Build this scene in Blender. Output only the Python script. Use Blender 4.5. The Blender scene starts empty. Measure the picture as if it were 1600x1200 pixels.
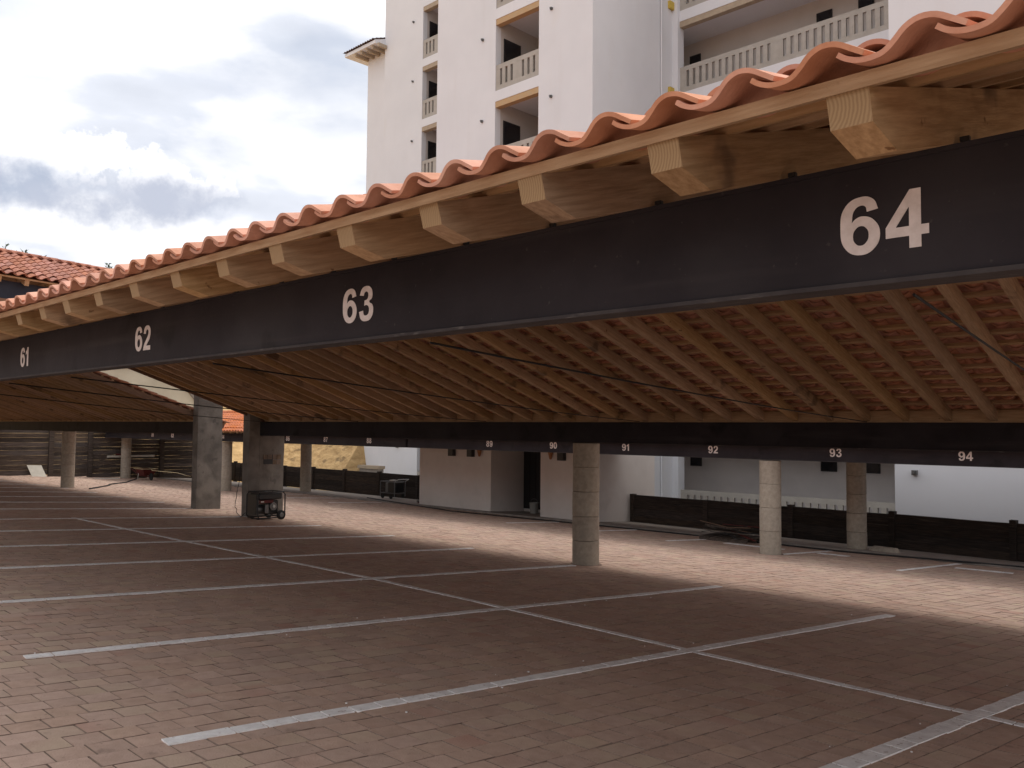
import bpy, math, random
import numpy as np
from mathutils import Vector, Matrix
random.seed(7); rng = np.random.default_rng(7)
sc = bpy.context.scene
C = sc.collection

# ------------------------------------------------------------------ camera, light, exposure
# frame of the place: x runs along the carports (to the right), y runs away from the viewer, z up.
# u = -x is used for distances along the carports to the left.
right = Vector((0.71696527, 0.69705441, 0.008715))
down = Vector((-0.0295914, 0.04292227, -0.99864009))
fwd = Vector((-0.69648055, 0.71573237, 0.05140059))
cam_data = bpy.data.cameras.new('camera'); cam = bpy.data.objects.new('camera', cam_data); C.objects.link(cam)
m = Matrix.Identity(4)
for i in range(3):
    m[i][0] = right[i]; m[i][1] = -down[i]; m[i][2] = -fwd[i]
cam.matrix_world = m
cam_data.sensor_width = 36; cam_data.lens = 36 * 1360 / 1600
cam_data.clip_start = 0.05; cam_data.clip_end = 2000
sc.camera = cam

SUN_EL, SUN_ROT = 69.0, 12.0
world = bpy.data.worlds.new("World"); sc.world = world; world.use_nodes = True
nt = world.node_tree; nt.nodes.clear()
def N(t, **kw):
    n = nt.nodes.new(t)
    for k, v in kw.items(): setattr(n, k, v)
    return n
def L(a, b): nt.links.new(a, b)
out = N('ShaderNodeOutputWorld')
sky = N('ShaderNodeTexSky'); sky.sky_type = 'NISHITA'; sky.sun_disc = False
sky.sun_elevation = math.radians(SUN_EL); sky.sun_rotation = math.radians(SUN_ROT)
bgs = N('ShaderNodeBackground'); bgs.inputs[1].default_value = 0.13; L(sky.outputs[0], bgs.inputs[0])
tc = N('ShaderNodeTexCoord'); sep = N('ShaderNodeSeparateXYZ'); L(tc.outputs['Generated'], sep.inputs[0])
zz = N('ShaderNodeMath', operation='MAXIMUM'); L(sep.outputs[2], zz.inputs[0]); zz.inputs[1].default_value = 0.0
za = N('ShaderNodeMath', operation='ADD'); L(zz.outputs[0], za.inputs[0]); za.inputs[1].default_value = 0.32
cmb = N('ShaderNodeCombineXYZ')
for i in (0, 1):
    d = N('ShaderNodeMath', operation='DIVIDE'); L(sep.outputs[i], d.inputs[0]); L(za.outputs[0], d.inputs[1]); L(d.outputs[0], cmb.inputs[i])
L(sep.outputs[2], cmb.inputs[2])
n1 = N('ShaderNodeTexNoise'); n1.inputs['Scale'].default_value = 1.7; n1.inputs['Detail'].default_value = 9; n1.inputs['Roughness'].default_value = 0.52; n1.inputs['Distortion'].default_value = 0.3
L(cmb.outputs[0], n1.inputs['Vector'])
n2 = N('ShaderNodeTexNoise'); n2.inputs['Scale'].default_value = 3.1; n2.inputs['Detail'].default_value = 10; n2.inputs['Roughness'].default_value = 0.5; n2.inputs['Distortion'].default_value = 0.15
mp = N('ShaderNodeMapping'); mp.inputs['Location'].default_value = (3.3, 1.2, 0.6); mp.inputs['Scale'].default_value = (1, 1, 3.2)
L(cmb.outputs[0], mp.inputs[0]); L(mp.outputs[0], n2.inputs['Vector'])
mask = N('ShaderNodeMapRange', interpolation_type='SMOOTHSTEP'); L(n1.outputs[0], mask.inputs[0])
mask.inputs[1].default_value = 0.33; mask.inputs[2].default_value = 0.47; mask.inputs[3].default_value = 0.72; mask.inputs[4].default_value = 1.0
cr = N('ShaderNodeValToRGB'); L(n2.outputs[0], cr.inputs[0])
e = cr.color_ramp.elements
e[0].position = 0.30; e[0].color = (0.84, 0.88, 0.98, 1)
e[1].position = 0.66; e[1].color = (1.6, 1.58, 1.55, 1)
k = e.new(0.40); k.color = (0.92, 0.96, 1.06, 1)
k = e.new(0.50); k.color = (1.22, 1.22, 1.25, 1)
bgc = N('ShaderNodeBackground'); bgc.inputs[1].default_value = 1.12; 
# one cumulus low on the left: grey-blue body with a bright billowing rim
dvec = lambda px_, py_: (right * (px_ - 800) + down * (py_ - 600) + fwd * 1360).normalized()
c0 = dvec(130, 290); e_r = (dvec(260, 290) - dvec(0, 290)).normalized(); e_u = (dvec(130, 200) - dvec(130, 380)).normalized()
n3 = N('ShaderNodeTexNoise'); n3.inputs['Scale'].default_value = 15; n3.inputs['Detail'].default_value = 9; n3.inputs['Roughness'].default_value = 0.6; L(tc.outputs['Generated'], n3.inputs['Vector'])
def lin(vec, k, c):
    dn = N('ShaderNodeVectorMath', operation='DOT_PRODUCT'); L(tc.outputs['Generated'], dn.inputs[0]); dn.inputs[1].default_value = vec
    a_ = N('ShaderNodeMath', operation='SUBTRACT'); L(dn.outputs['Value'], a_.inputs[0]); a_.inputs[1].default_value = c
    b_ = N('ShaderNodeMath', operation='DIVIDE'); L(a_.outputs[0], b_.inputs[0]); b_.inputs[1].default_value = k
    return b_.outputs[0]
def blob(cx_, cy_, rx_, ry_, amp, lo, hi):
    c_ = dvec(cx_, cy_); p_ = []
    for v_, k_ in ((e_r, rx_ / 1450), (e_u, ry_ / 1450)):
        t_ = lin(v_, k_, c_.dot(v_)); q_ = N('ShaderNodeMath', operation='MULTIPLY'); L(t_, q_.inputs[0]); L(t_, q_.inputs[1]); p_.append(q_.outputs[0])
    a_ = N('ShaderNodeMath', operation='ADD'); L(p_[0], a_.inputs[0]); L(p_[1], a_.inputs[1])
    m_ = N('ShaderNodeMath', operation='MULTIPLY_ADD'); L(n3.outputs[0], m_.inputs[0]); m_.inputs[1].default_value = amp; L(a_.outputs[0], m_.inputs[2])
    r_ = N('ShaderNodeMapRange', interpolation_type='SMOOTHSTEP'); L(m_.outputs[0], r_.inputs[0]); r_.inputs[1].default_value = lo + amp * .5; r_.inputs[2].default_value = hi + amp * .5; r_.inputs[3].default_value = 1; r_.inputs[4].default_value = 0
    return r_.outputs[0]
res_ = cr.outputs[0]
for args, colr, st in (((115, 262, 170, 55, 6.0, 0.7, 1.1), (1.35, 1.34, 1.36, 1), 0.95), ((150, 305, 150, 42, 5.5, 0.0, 1.9), (0.56, 0.61, 0.75, 1), 0.9), ((420, 130, 150, 26, 2.6, 0, 2.2), (0.80, 0.85, 0.98, 1), 0.4), ((70, 15, 200, 32, 2.6, 0, 2.2), (0.72, 0.80, 0.98, 1), 0.5)):
    f_ = N('ShaderNodeMath', operation='MULTIPLY'); L(blob(*args), f_.inputs[0]); f_.inputs[1].default_value = st
    mc = N('ShaderNodeMix', data_type='RGBA'); L(f_.outputs[0], mc.inputs[0]); L(res_, mc.inputs[6]); mc.inputs[7].default_value = colr; res_ = mc.outputs[2]
L(res_, bgc.inputs[0])
mx = N('ShaderNodeMixShader'); L(mask.outputs[0], mx.inputs[0]); L(bgs.outputs[0], mx.inputs[1]); L(bgc.outputs[0], mx.inputs[2])
L(mx.outputs[0], out.inputs[0])
sl = bpy.data.lights.new('sun', 'SUN'); sl.energy = 3.0; sl.angle = math.radians(30); sl.color = (1.0, 0.95, 0.88)
so = bpy.data.objects.new('sun', sl); C.objects.link(so)
el, ro = math.radians(SUN_EL), math.radians(SUN_ROT)
sv = Vector((math.sin(ro) * math.cos(el), math.cos(ro) * math.cos(el), math.sin(el)))
so.rotation_euler = sv.to_track_quat('Z', 'Y').to_euler()
sc.view_settings.view_transform = 'Standard'; sc.view_settings.look = 'None'
sc.view_settings.exposure = -0.25; sc.view_settings.gamma = 1; sc.view_settings.use_curve_mapping = False

# ------------------------------------------------------------------ materials
def mat(name, col, rough=0.8, var=0.0, nscale=6, bump=0.0, bscale=40, stretch=(1, 1, 1), col2=None, metal=0.0,
        rnd=0.0, detail=5, spots=None, spec=0.3, coords='Object', thr=(0.35, 0.65)):
    """procedural surface: two-tone noise, optional spots, per-object / per-piece tint and bump"""
    ma = bpy.data.materials.new(name); ma.use_nodes = True; t = ma.node_tree; b = t.nodes['Principled BSDF']
    def n(ty, **kw):
        x = t.nodes.new(ty)
        for a_, v_ in kw.items(): setattr(x, a_, v_)
        return x
    l = t.links.new
    b.inputs['Roughness'].default_value = rough; b.inputs['Metallic'].default_value = metal
    b.inputs['Specular IOR Level'].default_value = spec
    c = n('ShaderNodeTexCoord'); oi = n('ShaderNodeObjectInfo')
    at = n('ShaderNodeAttribute'); at.attribute_name = 'rnd'
    r = n('ShaderNodeMath', operation='ADD'); l(oi.outputs['Random'], r.inputs[0]); l(at.outputs['Fac'], r.inputs[1])
    fr = n('ShaderNodeMath', operation='FRACT'); l(r.outputs[0], fr.inputs[0])
    off = n('ShaderNodeMath', operation='MULTIPLY'); l(fr.outputs[0], off.inputs[0]); off.inputs[1].default_value = 37.0 if rnd else 0
    mpn = n('ShaderNodeMapping'); mpn.inputs['Scale'].default_value = stretch; l(c.outputs[coords], mpn.inputs[0])
    cb = n('ShaderNodeCombineXYZ')
    for i_ in range(3): l(off.outputs[0], cb.inputs[i_])
    l(cb.outputs[0], mpn.inputs['Location'])
    nz = n('ShaderNodeTexNoise'); nz.inputs['Scale'].default_value = nscale; nz.inputs['Detail'].default_value = detail
    nz.inputs['Roughness'].default_value = 0.6; l(mpn.outputs[0], nz.inputs['Vector'])
    mr = n('ShaderNodeMapRange'); l(nz.outputs[0], mr.inputs[0]); mr.inputs[1].default_value = thr[0]; mr.inputs[2].default_value = thr[1]
    m1 = n('ShaderNodeMix', data_type='RGBA'); l(mr.outputs[0], m1.inputs[0])
    c2 = col2 if col2 else tuple(x * (1 - var) for x in col)
    m1.inputs[6].default_value = (*c2, 1); m1.inputs[7].default_value = (*col, 1)
    res = m1.outputs[2]
    if rnd:
        hs = n('ShaderNodeHueSaturation'); l(res, hs.inputs['Color'])
        v = n('ShaderNodeMapRange'); l(fr.outputs[0], v.inputs[0]); v.inputs[3].default_value = 1 - rnd; v.inputs[4].default_value = 1 + rnd
        l(v.outputs[0], hs.inputs['Value'])
        s1 = n('ShaderNodeMath', operation='MULTIPLY'); l(fr.outputs[0], s1.inputs[0]); s1.inputs[1].default_value = 7.31
        s2 = n('ShaderNodeMath', operation='FRACT'); l(s1.outputs[0], s2.inputs[0])
        s3 = n('ShaderNodeMapRange'); l(s2.outputs[0], s3.inputs[0]); s3.inputs[3].default_value = 1 - rnd * 0.7; s3.inputs[4].default_value = 1 + rnd * 0.7
        l(s3.outputs[0], hs.inputs['Saturation'])
        h3 = n('ShaderNodeMapRange'); l(s2.outputs[0], h3.inputs[0]); h3.inputs[3].default_value = 0.5 - rnd * 0.025; h3.inputs[4].default_value = 0.5 + rnd * 0.025
        l(h3.outputs[0], hs.inputs['Hue'])
        res = hs.outputs[0]
    for sp in (spots or []):
        # (noise scale, threshold lo, hi, colour, strength, stretch)
        mp2 = n('ShaderNodeMapping'); mp2.inputs['Scale'].default_value = sp[5] if len(sp) > 5 else (1, 1, 1); l(c.outputs[coords], mp2.inputs[0]); l(cb.outputs[0], mp2.inputs['Location'])
        z2 = n('ShaderNodeTexNoise'); z2.inputs['Scale'].default_value = sp[0]; z2.inputs['Detail'].default_value = 4; l(mp2.outputs[0], z2.inputs['Vector'])
        r2 = n('ShaderNodeMapRange', interpolation_type='SMOOTHSTEP'); l(z2.outputs[0], r2.inputs[0]); r2.inputs[1].default_value = sp[1]; r2.inputs[2].default_value = sp[2]; r2.inputs[4].default_value = sp[4]
        m2 = n('ShaderNodeMix', data_type='RGBA'); l(r2.outputs[0], m2.inputs[0]); l(res, m2.inputs[6]); m2.inputs[7].default_value = (*sp[3], 1); res = m2.outputs[2]
    l(res, b.inputs['Base Color'])
    if bump:
        z = n('ShaderNodeTexNoise'); z.inputs['Scale'].default_value = bscale; z.inputs['Detail'].default_value = 6; l(mpn.outputs[0], z.inputs['Vector'])
        bp = n('ShaderNodeBump'); bp.inputs['Strength'].default_value = min(1, bump); bp.inputs['Distance'].default_value = 0.01 * max(1, bump); l(z.outputs[0], bp.inputs['Height']); l(bp.outputs[0], b.inputs['Normal'])
    return ma

M = {}
pine_spots = [(9, 0.70, 0.74, (0.13, 0.055, 0.02), 0.75), (3.2, 0.60, 0.75, (0.20, 0.11, 0.045), 0.5)]
M['wood_y'] = mat('pine_timber_lengthwise', (0.47, 0.325, 0.195), 0.75, nscale=9, stretch=(7, 0.5, 7), col2=(0.33, 0.215, 0.12), rnd=0.18, bump=0.25, bscale=22, spots=pine_spots + [(2.0, 0.62, 0.70, (0.05, 0.035, 0.03), 0.6)], spec=0.15)
M['verge'] = mat('brown_verge_board', (0.24, 0.145, 0.095), 0.85, nscale=9, stretch=(7, 0.5, 7), col2=(0.16, 0.095, 0.065), bump=0.3)
M['wood_x'] = mat('pine_batten', (0.47, 0.325, 0.19), 0.75, nscale=9, stretch=(0.5, 7, 7), col2=(0.35, 0.225, 0.12), rnd=0.10, bump=0.25, bscale=22, spots=[(9, 0.70, 0.74, (0.13, 0.055, 0.02), 0.6)], spec=0.15)
M['tile'] = mat('terracotta', (0.61, 0.32, 0.225), 0.82, nscale=9, col2=(0.50, 0.24, 0.16), rnd=0.15, bump=0.25, bscale=70, spec=0.2, spots=[(5, 0.55, 0.75, (0.68, 0.42, 0.31), 0.6)])
M['tile_aged'] = mat('aged_red_tile', (0.44, 0.205, 0.145), 0.85, nscale=9, col2=(0.34, 0.145, 0.10), rnd=0.16)
M['steel_worn_bounce'] = mat('worn_bounce_lit_flange', (0.058, 0.052, 0.053), 0.75, nscale=5, col2=(0.036, 0.031, 0.034), spots=[(30, 0.62, 0.72, (0.16, 0.15, 0.14), 0.5, (0.2, 1, 1))], bump=0.2)  # lighter base colour holds light bounced up from the ground; pale streaks are wear
M['tile_old'] = mat('weathered_dark_tile', (0.17, 0.115, 0.10), 0.9, nscale=9, var=0.3)
M['tile_orange'] = mat('terracotta_new', (0.62, 0.22, 0.10), 0.82, nscale=9, col2=(0.52, 0.18, 0.085), rnd=0.10, bump=0.2, bscale=70, spec=0.2)  # more orange terracotta of the two low carports
M['steel'] = mat('dark_painted_steel', (0.030, 0.026, 0.031), 0.7, nscale=2.2, col2=(0.020, 0.017, 0.021), bump=0.12, bscale=25, spots=[(0.9, 0.5, 0.8, (0.045, 0.042, 0.046), 0.8), (40, 0.68, 0.76, (0.10, 0.09, 0.085), 0.35), (2.0, 0.58, 0.70, (0.010, 0.009, 0.010), 0.8), (1.5, 0.55, 0.8, (0.055, 0.048, 0.05), 0.5, (0.4, 1, 6))], spec=0.18)
M['drum'] = mat('cast_stone', (0.40, 0.345, 0.28), 0.9, nscale=14, col2=(0.31, 0.265, 0.215), rnd=0.06, bump=0.35, bscale=60, spots=[(60, 0.66, 0.72, (0.12, 0.10, 0.08), 0.6), (2.0, 0.5, 0.75, (0.25, 0.215, 0.18), 0.5)])
M['mortar'] = mat('dark_mortar', (0.10, 0.085, 0.07), 0.95, bump=0.3)
M['concrete'] = mat('board_marked_concrete', (0.21, 0.19, 0.17), 0.9, nscale=3, col2=(0.13, 0.118, 0.105), bump=0.5, bscale=18, spots=[(1.4, 0.52, 0.66, (0.28, 0.255, 0.225), 0.7), (5, 0.62, 0.7, (0.08, 0.072, 0.065), 0.5)])
M['plaster'] = mat('white_plaster', (0.71, 0.715, 0.745), 0.92, nscale=0.5, col2=(0.67, 0.675, 0.705), bump=0.12, bscale=30, spots=[(1.1, 0.58, 0.8, (0.66, 0.64, 0.63), 0.45, (1, 1, 0.35)), (2.6, 0.56, 0.80, (0.62, 0.605, 0.61), 0.25, (1, 1, 0.10))])
M['plaster_shed'] = mat('off_white_plaster', (0.68, 0.62, 0.58), 0.92, nscale=0.8, col2=(0.60, 0.54, 0.50), bump=0.2, bscale=30, spots=[(1.6, 0.55, 0.75, (0.50, 0.45, 0.41), 0.4)])
M['plaster_shade'] = mat('shaded_balcony_plaster', (0.56, 0.515, 0.49), 0.92, nscale=0.8, col2=(0.50, 0.46, 0.44), bump=0.1)  # wall plaster darkened: the shade of the balcony recess is put into the colour
M['cream'] = mat('sprayed_cream_concrete', (0.56, 0.52, 0.42), 0.95, nscale=0.7, col2=(0.48, 0.44, 0.35), bump=0.5, bscale=4)
M['railing'] = mat('precast_stone', (0.42, 0.39, 0.355), 0.9, nscale=3, col2=(0.36, 0.335, 0.30), bump=0.2, bscale=30)
M['lintel'] = mat('tan_lintel', (0.46, 0.33, 0.20), 0.85, nscale=5, col2=(0.47, 0.31, 0.165), bump=0.2)
M['lintel_grey'] = mat('weathered_lintel', (0.42, 0.34, 0.25), 0.85, nscale=5, col2=(0.35, 0.28, 0.21), bump=0.2)
M['glass'] = mat('dark_window', (0.012, 0.012, 0.016), 0.12, spec=0.5)
M['void'] = mat('dark_interior', (0.03, 0.027, 0.027), 0.9)
M['oldwood'] = mat('dark_old_sleepers', (0.055, 0.038, 0.029), 0.85, nscale=8, stretch=(0.4, 4, 6), col2=(0.018, 0.014, 0.012), rnd=0.35, bump=0.8, bscale=20, spots=[(5, 0.60, 0.72, (0.11, 0.085, 0.065), 0.5, (0.25, 3, 5))])
M['oldwood_wall'] = mat('weathered_boards', (0.105, 0.08, 0.065), 0.9, nscale=7, stretch=(4, 0.35, 6), col2=(0.045, 0.034, 0.029), rnd=0.4, bump=0.8, bscale=20, spots=[(4, 0.64, 0.74, (0.26, 0.21, 0.165), 0.55, (4, 0.18, 5))])
M['paver'] = mat('clay_coloured_pavers', (0.51, 0.36, 0.288), 0.9, nscale=11, col2=(0.44, 0.305, 0.24), rnd=0.065, bump=0.5, bscale=90, spots=[(0.55, 0.50, 0.68, (0.52, 0.41, 0.30), 0.6), (0.8, 0.56, 0.72, (0.42, 0.235, 0.185), 0.6), (0.3, 0.54, 0.68, (0.36, 0.27, 0.225), 0.4), (5.0, 0.66, 0.78, (0.17, 0.12, 0.10), 0.5), (34, 0.66, 0.74, (0.11, 0.07, 0.055), 0.45)], spec=0.2)
# pavers keep one continuous stain pattern across pieces: use world position for the broad patches
for nd in M['paver'].node_tree.nodes:
    pass
M['joint'] = mat('sand_in_joints', (0.30, 0.215, 0.17), 0.98, nscale=2.5, col2=(0.17, 0.115, 0.09), bump=0.6, bscale=60)
M['line'] = mat('worn_white_paint', (0.86, 0.84, 0.83), 0.75, nscale=12, col2=(0.70, 0.67, 0.66), bump=0.3, bscale=60, spots=[(28, 0.64, 0.70, (0.30, 0.20, 0.16), 0.7)])
M['digits'] = mat('white_number_paint', (0.78, 0.73, 0.72), 0.7, nscale=20, col2=(0.64, 0.585, 0.565))
M['kerb'] = mat('grey_concrete_strip', (0.30, 0.265, 0.235), 0.92, nscale=3, col2=(0.22, 0.19, 0.17), bump=0.5, bscale=30)
M['soil'] = mat('ochre_soil', (0.60, 0.41, 0.20), 0.97, nscale=1.6, col2=(0.40, 0.26, 0.12), bump=14, bscale=1.6, stretch=(1, 1, 2.0), spots=[(1.3, 0.56, 0.66, (0.20, 0.135, 0.07), 0.8, (1, 1, 2)), (0.35, 0.60, 0.68, (0.12, 0.13, 0.055), 0.7)])
M['cable'] = mat('black_cable', (0.012, 0.012, 0.013), 0.6)
M['black'] = mat('black_enamel', (0.014, 0.014, 0.015), 0.4, spec=0.5)
M['grey'] = mat('grey_metal', (0.16, 0.16, 0.16), 0.45, metal=0.6)
M['silver'] = mat('bare_metal', (0.45, 0.45, 0.44), 0.35, metal=0.8)
M['red'] = mat('red_paint', (0.12, 0.018, 0.018), 0.5, nscale=9, var=0.4)
M['wbred'] = mat('rusty_red_tray', (0.13, 0.022, 0.018), 0.7, nscale=9, var=0.5)
M['rubber'] = mat('rubber', (0.02, 0.02, 0.02), 0.85)
M['board'] = mat('pale_board', (0.58, 0.55, 0.48), 0.9, nscale=5, var=0.12)
M['amber'] = mat('amber_lamp_shade', (0.30, 0.13, 0.05), 0.5)
M['hose'] = mat('yellow_rope', (0.50, 0.42, 0.25), 0.8)
M['foam'] = mat('yellow_foam', (0.65, 0.47, 0.10), 0.9, nscale=20, var=0.3)
M['needles'] = mat('pine_needles', (0.055, 0.085, 0.04), 0.8, rnd=0.2)
M['bark'] = mat('pine_bark', (0.10, 0.07, 0.05), 0.95, bump=0.6)
M['bluesteel'] = mat('blue_black_steel', (0.020, 0.026, 0.045), 0.55, nscale=3, var=0.3)
M['bucket'] = mat('dusty_bucket', (0.30, 0.29, 0.27), 0.7)
M['brick'] = mat('rough_brick', (0.23, 0.17, 0.13), 0.95, nscale=9, var=0.4, bump=0.6, rnd=0.2)
mm = bpy.data.materials.new('pine_end_grain'); mm.use_nodes = True; M['endgrain'] = mm
t = mm.node_tree; b = t.nodes['Principled BSDF']; b.inputs['Roughness'].default_value = 0.8
c_ = t.nodes.new('ShaderNodeTexCoord'); oi = t.nodes.new('ShaderNodeObjectInfo')
mp_ = t.nodes.new('ShaderNodeMapping'); mp_.inputs['Location'].default_value = (0.09, 0, 0.02); mp_.inputs['Scale'].default_value = (1, 0.0, 1)
t.links.new(c_.outputs['Object'], mp_.inputs[0])
wv = t.nodes.new('ShaderNodeTexWave'); wv.wave_type = 'RINGS'; wv.rings_direction = 'Y'; wv.inputs['Scale'].default_value = 34; wv.inputs['Distortion'].default_value = 2.2; wv.inputs['Detail'].default_value = 2
t.links.new(mp_.outputs[0], wv.inputs['Vector'])
rp = t.nodes.new('ShaderNodeValToRGB'); t.links.new(wv.outputs[0], rp.inputs[0]); rp.color_ramp.elements[0].color = (0.27, 0.175, 0.088, 1); rp.color_ramp.elements[1].color = (0.36, 0.245, 0.13, 1)
t.links.new(rp.outputs[0], b.inputs['Base Color'])

# ------------------------------------------------------------------ mesh helpers
class MB:
    """collects shapes and links them as ONE mesh object"""
    def __init__(s): s.v = []; s.f = []; s.m = []
    def add(s, vs, fs, mi=0):
        o = len(s.v); s.v += [tuple(p) for p in vs]
        s.f += [tuple(i + o for i in f) for f in fs]; s.m += [mi] * len(fs)
    def box(s, x0, x1, y0, y1, z0, z1, mi=0):
        x0, x1 = min(x0, x1), max(x0, x1); y0, y1 = min(y0, y1), max(y0, y1); z0, z1 = min(z0, z1), max(z0, z1)
        s.add([(x0, y0, z0), (x1, y0, z0), (x1, y1, z0), (x0, y1, z0), (x0, y0, z1), (x1, y0, z1), (x1, y1, z1), (x0, y1, z1)],
              [(0, 3, 2, 1), (4, 5, 6, 7), (0, 1, 5, 4), (1, 2, 6, 5), (2, 3, 7, 6), (3, 0, 4, 7)], mi)
    def hexa(s, p, mi=0):
        s.add(p, [(0, 3, 2, 1), (4, 5, 6, 7), (0, 1, 5, 4), (1, 2, 6, 5), (2, 3, 7, 6), (3, 0, 4, 7)], mi)
    def prism(s, prof, a, b, mi=0):
        """profile points (3-D at end a) extruded by vector b-a"""
        n = len(prof); d = Vector(b) - Vector(a)
        vs = [Vector(p) for p in prof] + [Vector(p) + d for p in prof]
        s.add(vs, [tuple(range(n))[::-1], tuple(range(n, 2 * n))] + [(i, (i + 1) % n, n + (i + 1) % n, n + i) for i in range(n)], mi)
    def tube(s, pts, r, n=8, mi=0, closed=False):
        pts = [Vector(p) for p in pts]; rings = []
        K = len(pts)
        for i, p in enumerate(pts):
            if closed: d = (pts[(i + 1) % K] - pts[i - 1])
            else: d = pts[min(i + 1, K - 1)] - pts[max(i - 1, 0)]
            d.normalize(); a = Vector((0, 0, 1)) if abs(d.z) < 0.9 else Vector((1, 0, 0))
            e1 = d.cross(a).normalized(); e2 = d.cross(e1)
            rr = r[i] if isinstance(r, (list, tuple)) else r
            rings.append([p + (e1 * math.cos(2 * math.pi * q / n) + e2 * math.sin(2 * math.pi * q / n)) * rr for q in range(n)])
        vs = [q for g in rings for q in g]; fs = []
        for i in range(K if closed else K - 1):
            j = (i + 1) % K
            for q in range(n): fs.append((i * n + q, i * n + (q + 1) % n, j * n + (q + 1) % n, j * n + q))
        if not closed: fs += [tuple(range(n))[::-1], tuple(range((K - 1) * n, K * n))]
        s.add(vs, fs, mi)
    def lathe(s, prof, cx, cy, n=24, mi=0, z=0):
        vs = []; fs = []
        for (r, h) in prof:
            for q in range(n): vs.append((cx + r * math.cos(2 * math.pi * q / n), cy + r * math.sin(2 * math.pi * q / n), z + h))
        for i in range(len(prof) - 1):
            for q in range(n): fs.append((i * n + q, i * n + (q + 1) % n, (i + 1) * n + (q + 1) % n, (i + 1) * n + q))
        fs += [tuple(range(n))[::-1], tuple(range((len(prof) - 1) * n, len(prof) * n))]
        s.add(vs, fs, mi)
    def wheel(s, c, r, w, axis='x', n=20, mi=0):
        c = Vector(c); ax = Vector((1, 0, 0)) if axis == 'x' else Vector((0, 1, 0))
        s.tube([c - ax * w / 2, c - ax * w * 0.3, c + ax * w * 0.3, c + ax * w / 2], [r * 0.86, r, r, r * 0.86], n, mi)
    def mesh(s, name, mats, smooth=False):
        me = bpy.data.meshes.new(name); me.from_pydata(s.v, [], s.f)
        for mt in (mats if isinstance(mats, (list, tuple)) else [mats]): me.materials.append(mt)
        me.polygons.foreach_set('material_index', s.m)
        if smooth: me.polygons.foreach_set('use_smooth', [True] * len(s.f))
        me.update()
        if smooth: me.set_sharp_from_angle(angle=math.radians(40))
        return me
    def build(s, name, mats, parent=None, smooth=False, bevel=0):
        o = bpy.data.objects.new(name, s.mesh(name, mats, smooth)); C.objects.link(o)
        if parent: o.parent = parent
        if bevel:
            bv = o.modifiers.new('b', 'BEVEL'); bv.width = bevel; bv.segments = 2; bv.limit_method = 'ANGLE'
        return o
def link(name, me, parent=None, mw=None):
    o = bpy.data.objects.new(name, me); C.objects.link(o)
    if parent: o.parent = parent
    if mw is not None: o.matrix_local = mw
    return o
def thing(name, label, cat, group=None):
    o = bpy.data.objects.new(name, None); C.objects.link(o); o.empty_display_size = 0.2
    tag(o, label, cat, group); return o
def tag(o, label=None, cat=None, group=None, kind=None):
    if label: o['label'] = label
    if cat: o['category'] = cat
    if group: o['group'] = group
    if kind: o['kind'] = kind
    return o
def G(y): return -1.65 - 0.04997 * y            # the paved lot falls away gently

# ------------------------------------------------------------------ terrain
def sstep(a, b_, x):
    t_ = min(1, max(0, (x - a) / (b_ - a))); return t_ * t_ * (3 - 2 * t_)
def grade(u, y):
    h = G(y) - 0.45 if y < 21.3 else -4.4
    h += 0 if y < 21.3 else 0
    if u > 44.6:
        h2 = G(min(y, 20)) - 0.3 + sstep(44.6, 53, u) * 4.8
        h = h2 if y > -40 else h2
    if y > 25 and u > 37.6:
        h2 = -3.6 + sstep(25, 31, y) * 6.0
        h = max(h, h2)
    if y > 45: h = max(h, -4.4 + sstep(45, 80, y) * 6.5)
    return min(h, 2.3)
def axis_pts(core0, core1, step, far):
    a = list(np.arange(core0, core1, step)); lo = []; d = step; p = core0
    while p > -far: d *= 1.35; p -= d; lo.append(p)
    hi = []; d = step; p = core1
    while p < far: d *= 1.35; p += d; hi.append(p)
    return lo[::-1] + a + hi
us = axis_pts(-8, 75, 0.8, 900); ys = axis_pts(-6, 60, 0.8, 900)
vs = []; fs = []
for j, y in enumerate(ys):
    for i, u in enumerate(us):
        jit = 0.0
        if u > 45 or y > 22.2: jit = random.uniform(-0.18, 0.18)
        vs.append((-u, y, grade(u, y) + jit))
nu = len(us)
for j in range(len(ys) - 1):
    for i in range(nu - 1):
        fs.append((j * nu + i, (j + 1) * nu + i, (j + 1) * nu + i + 1, j * nu + i + 1))
g = MB(); g.add(vs, fs); tag(g.build('ground', M['soil'], smooth=True), kind='structure')

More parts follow.
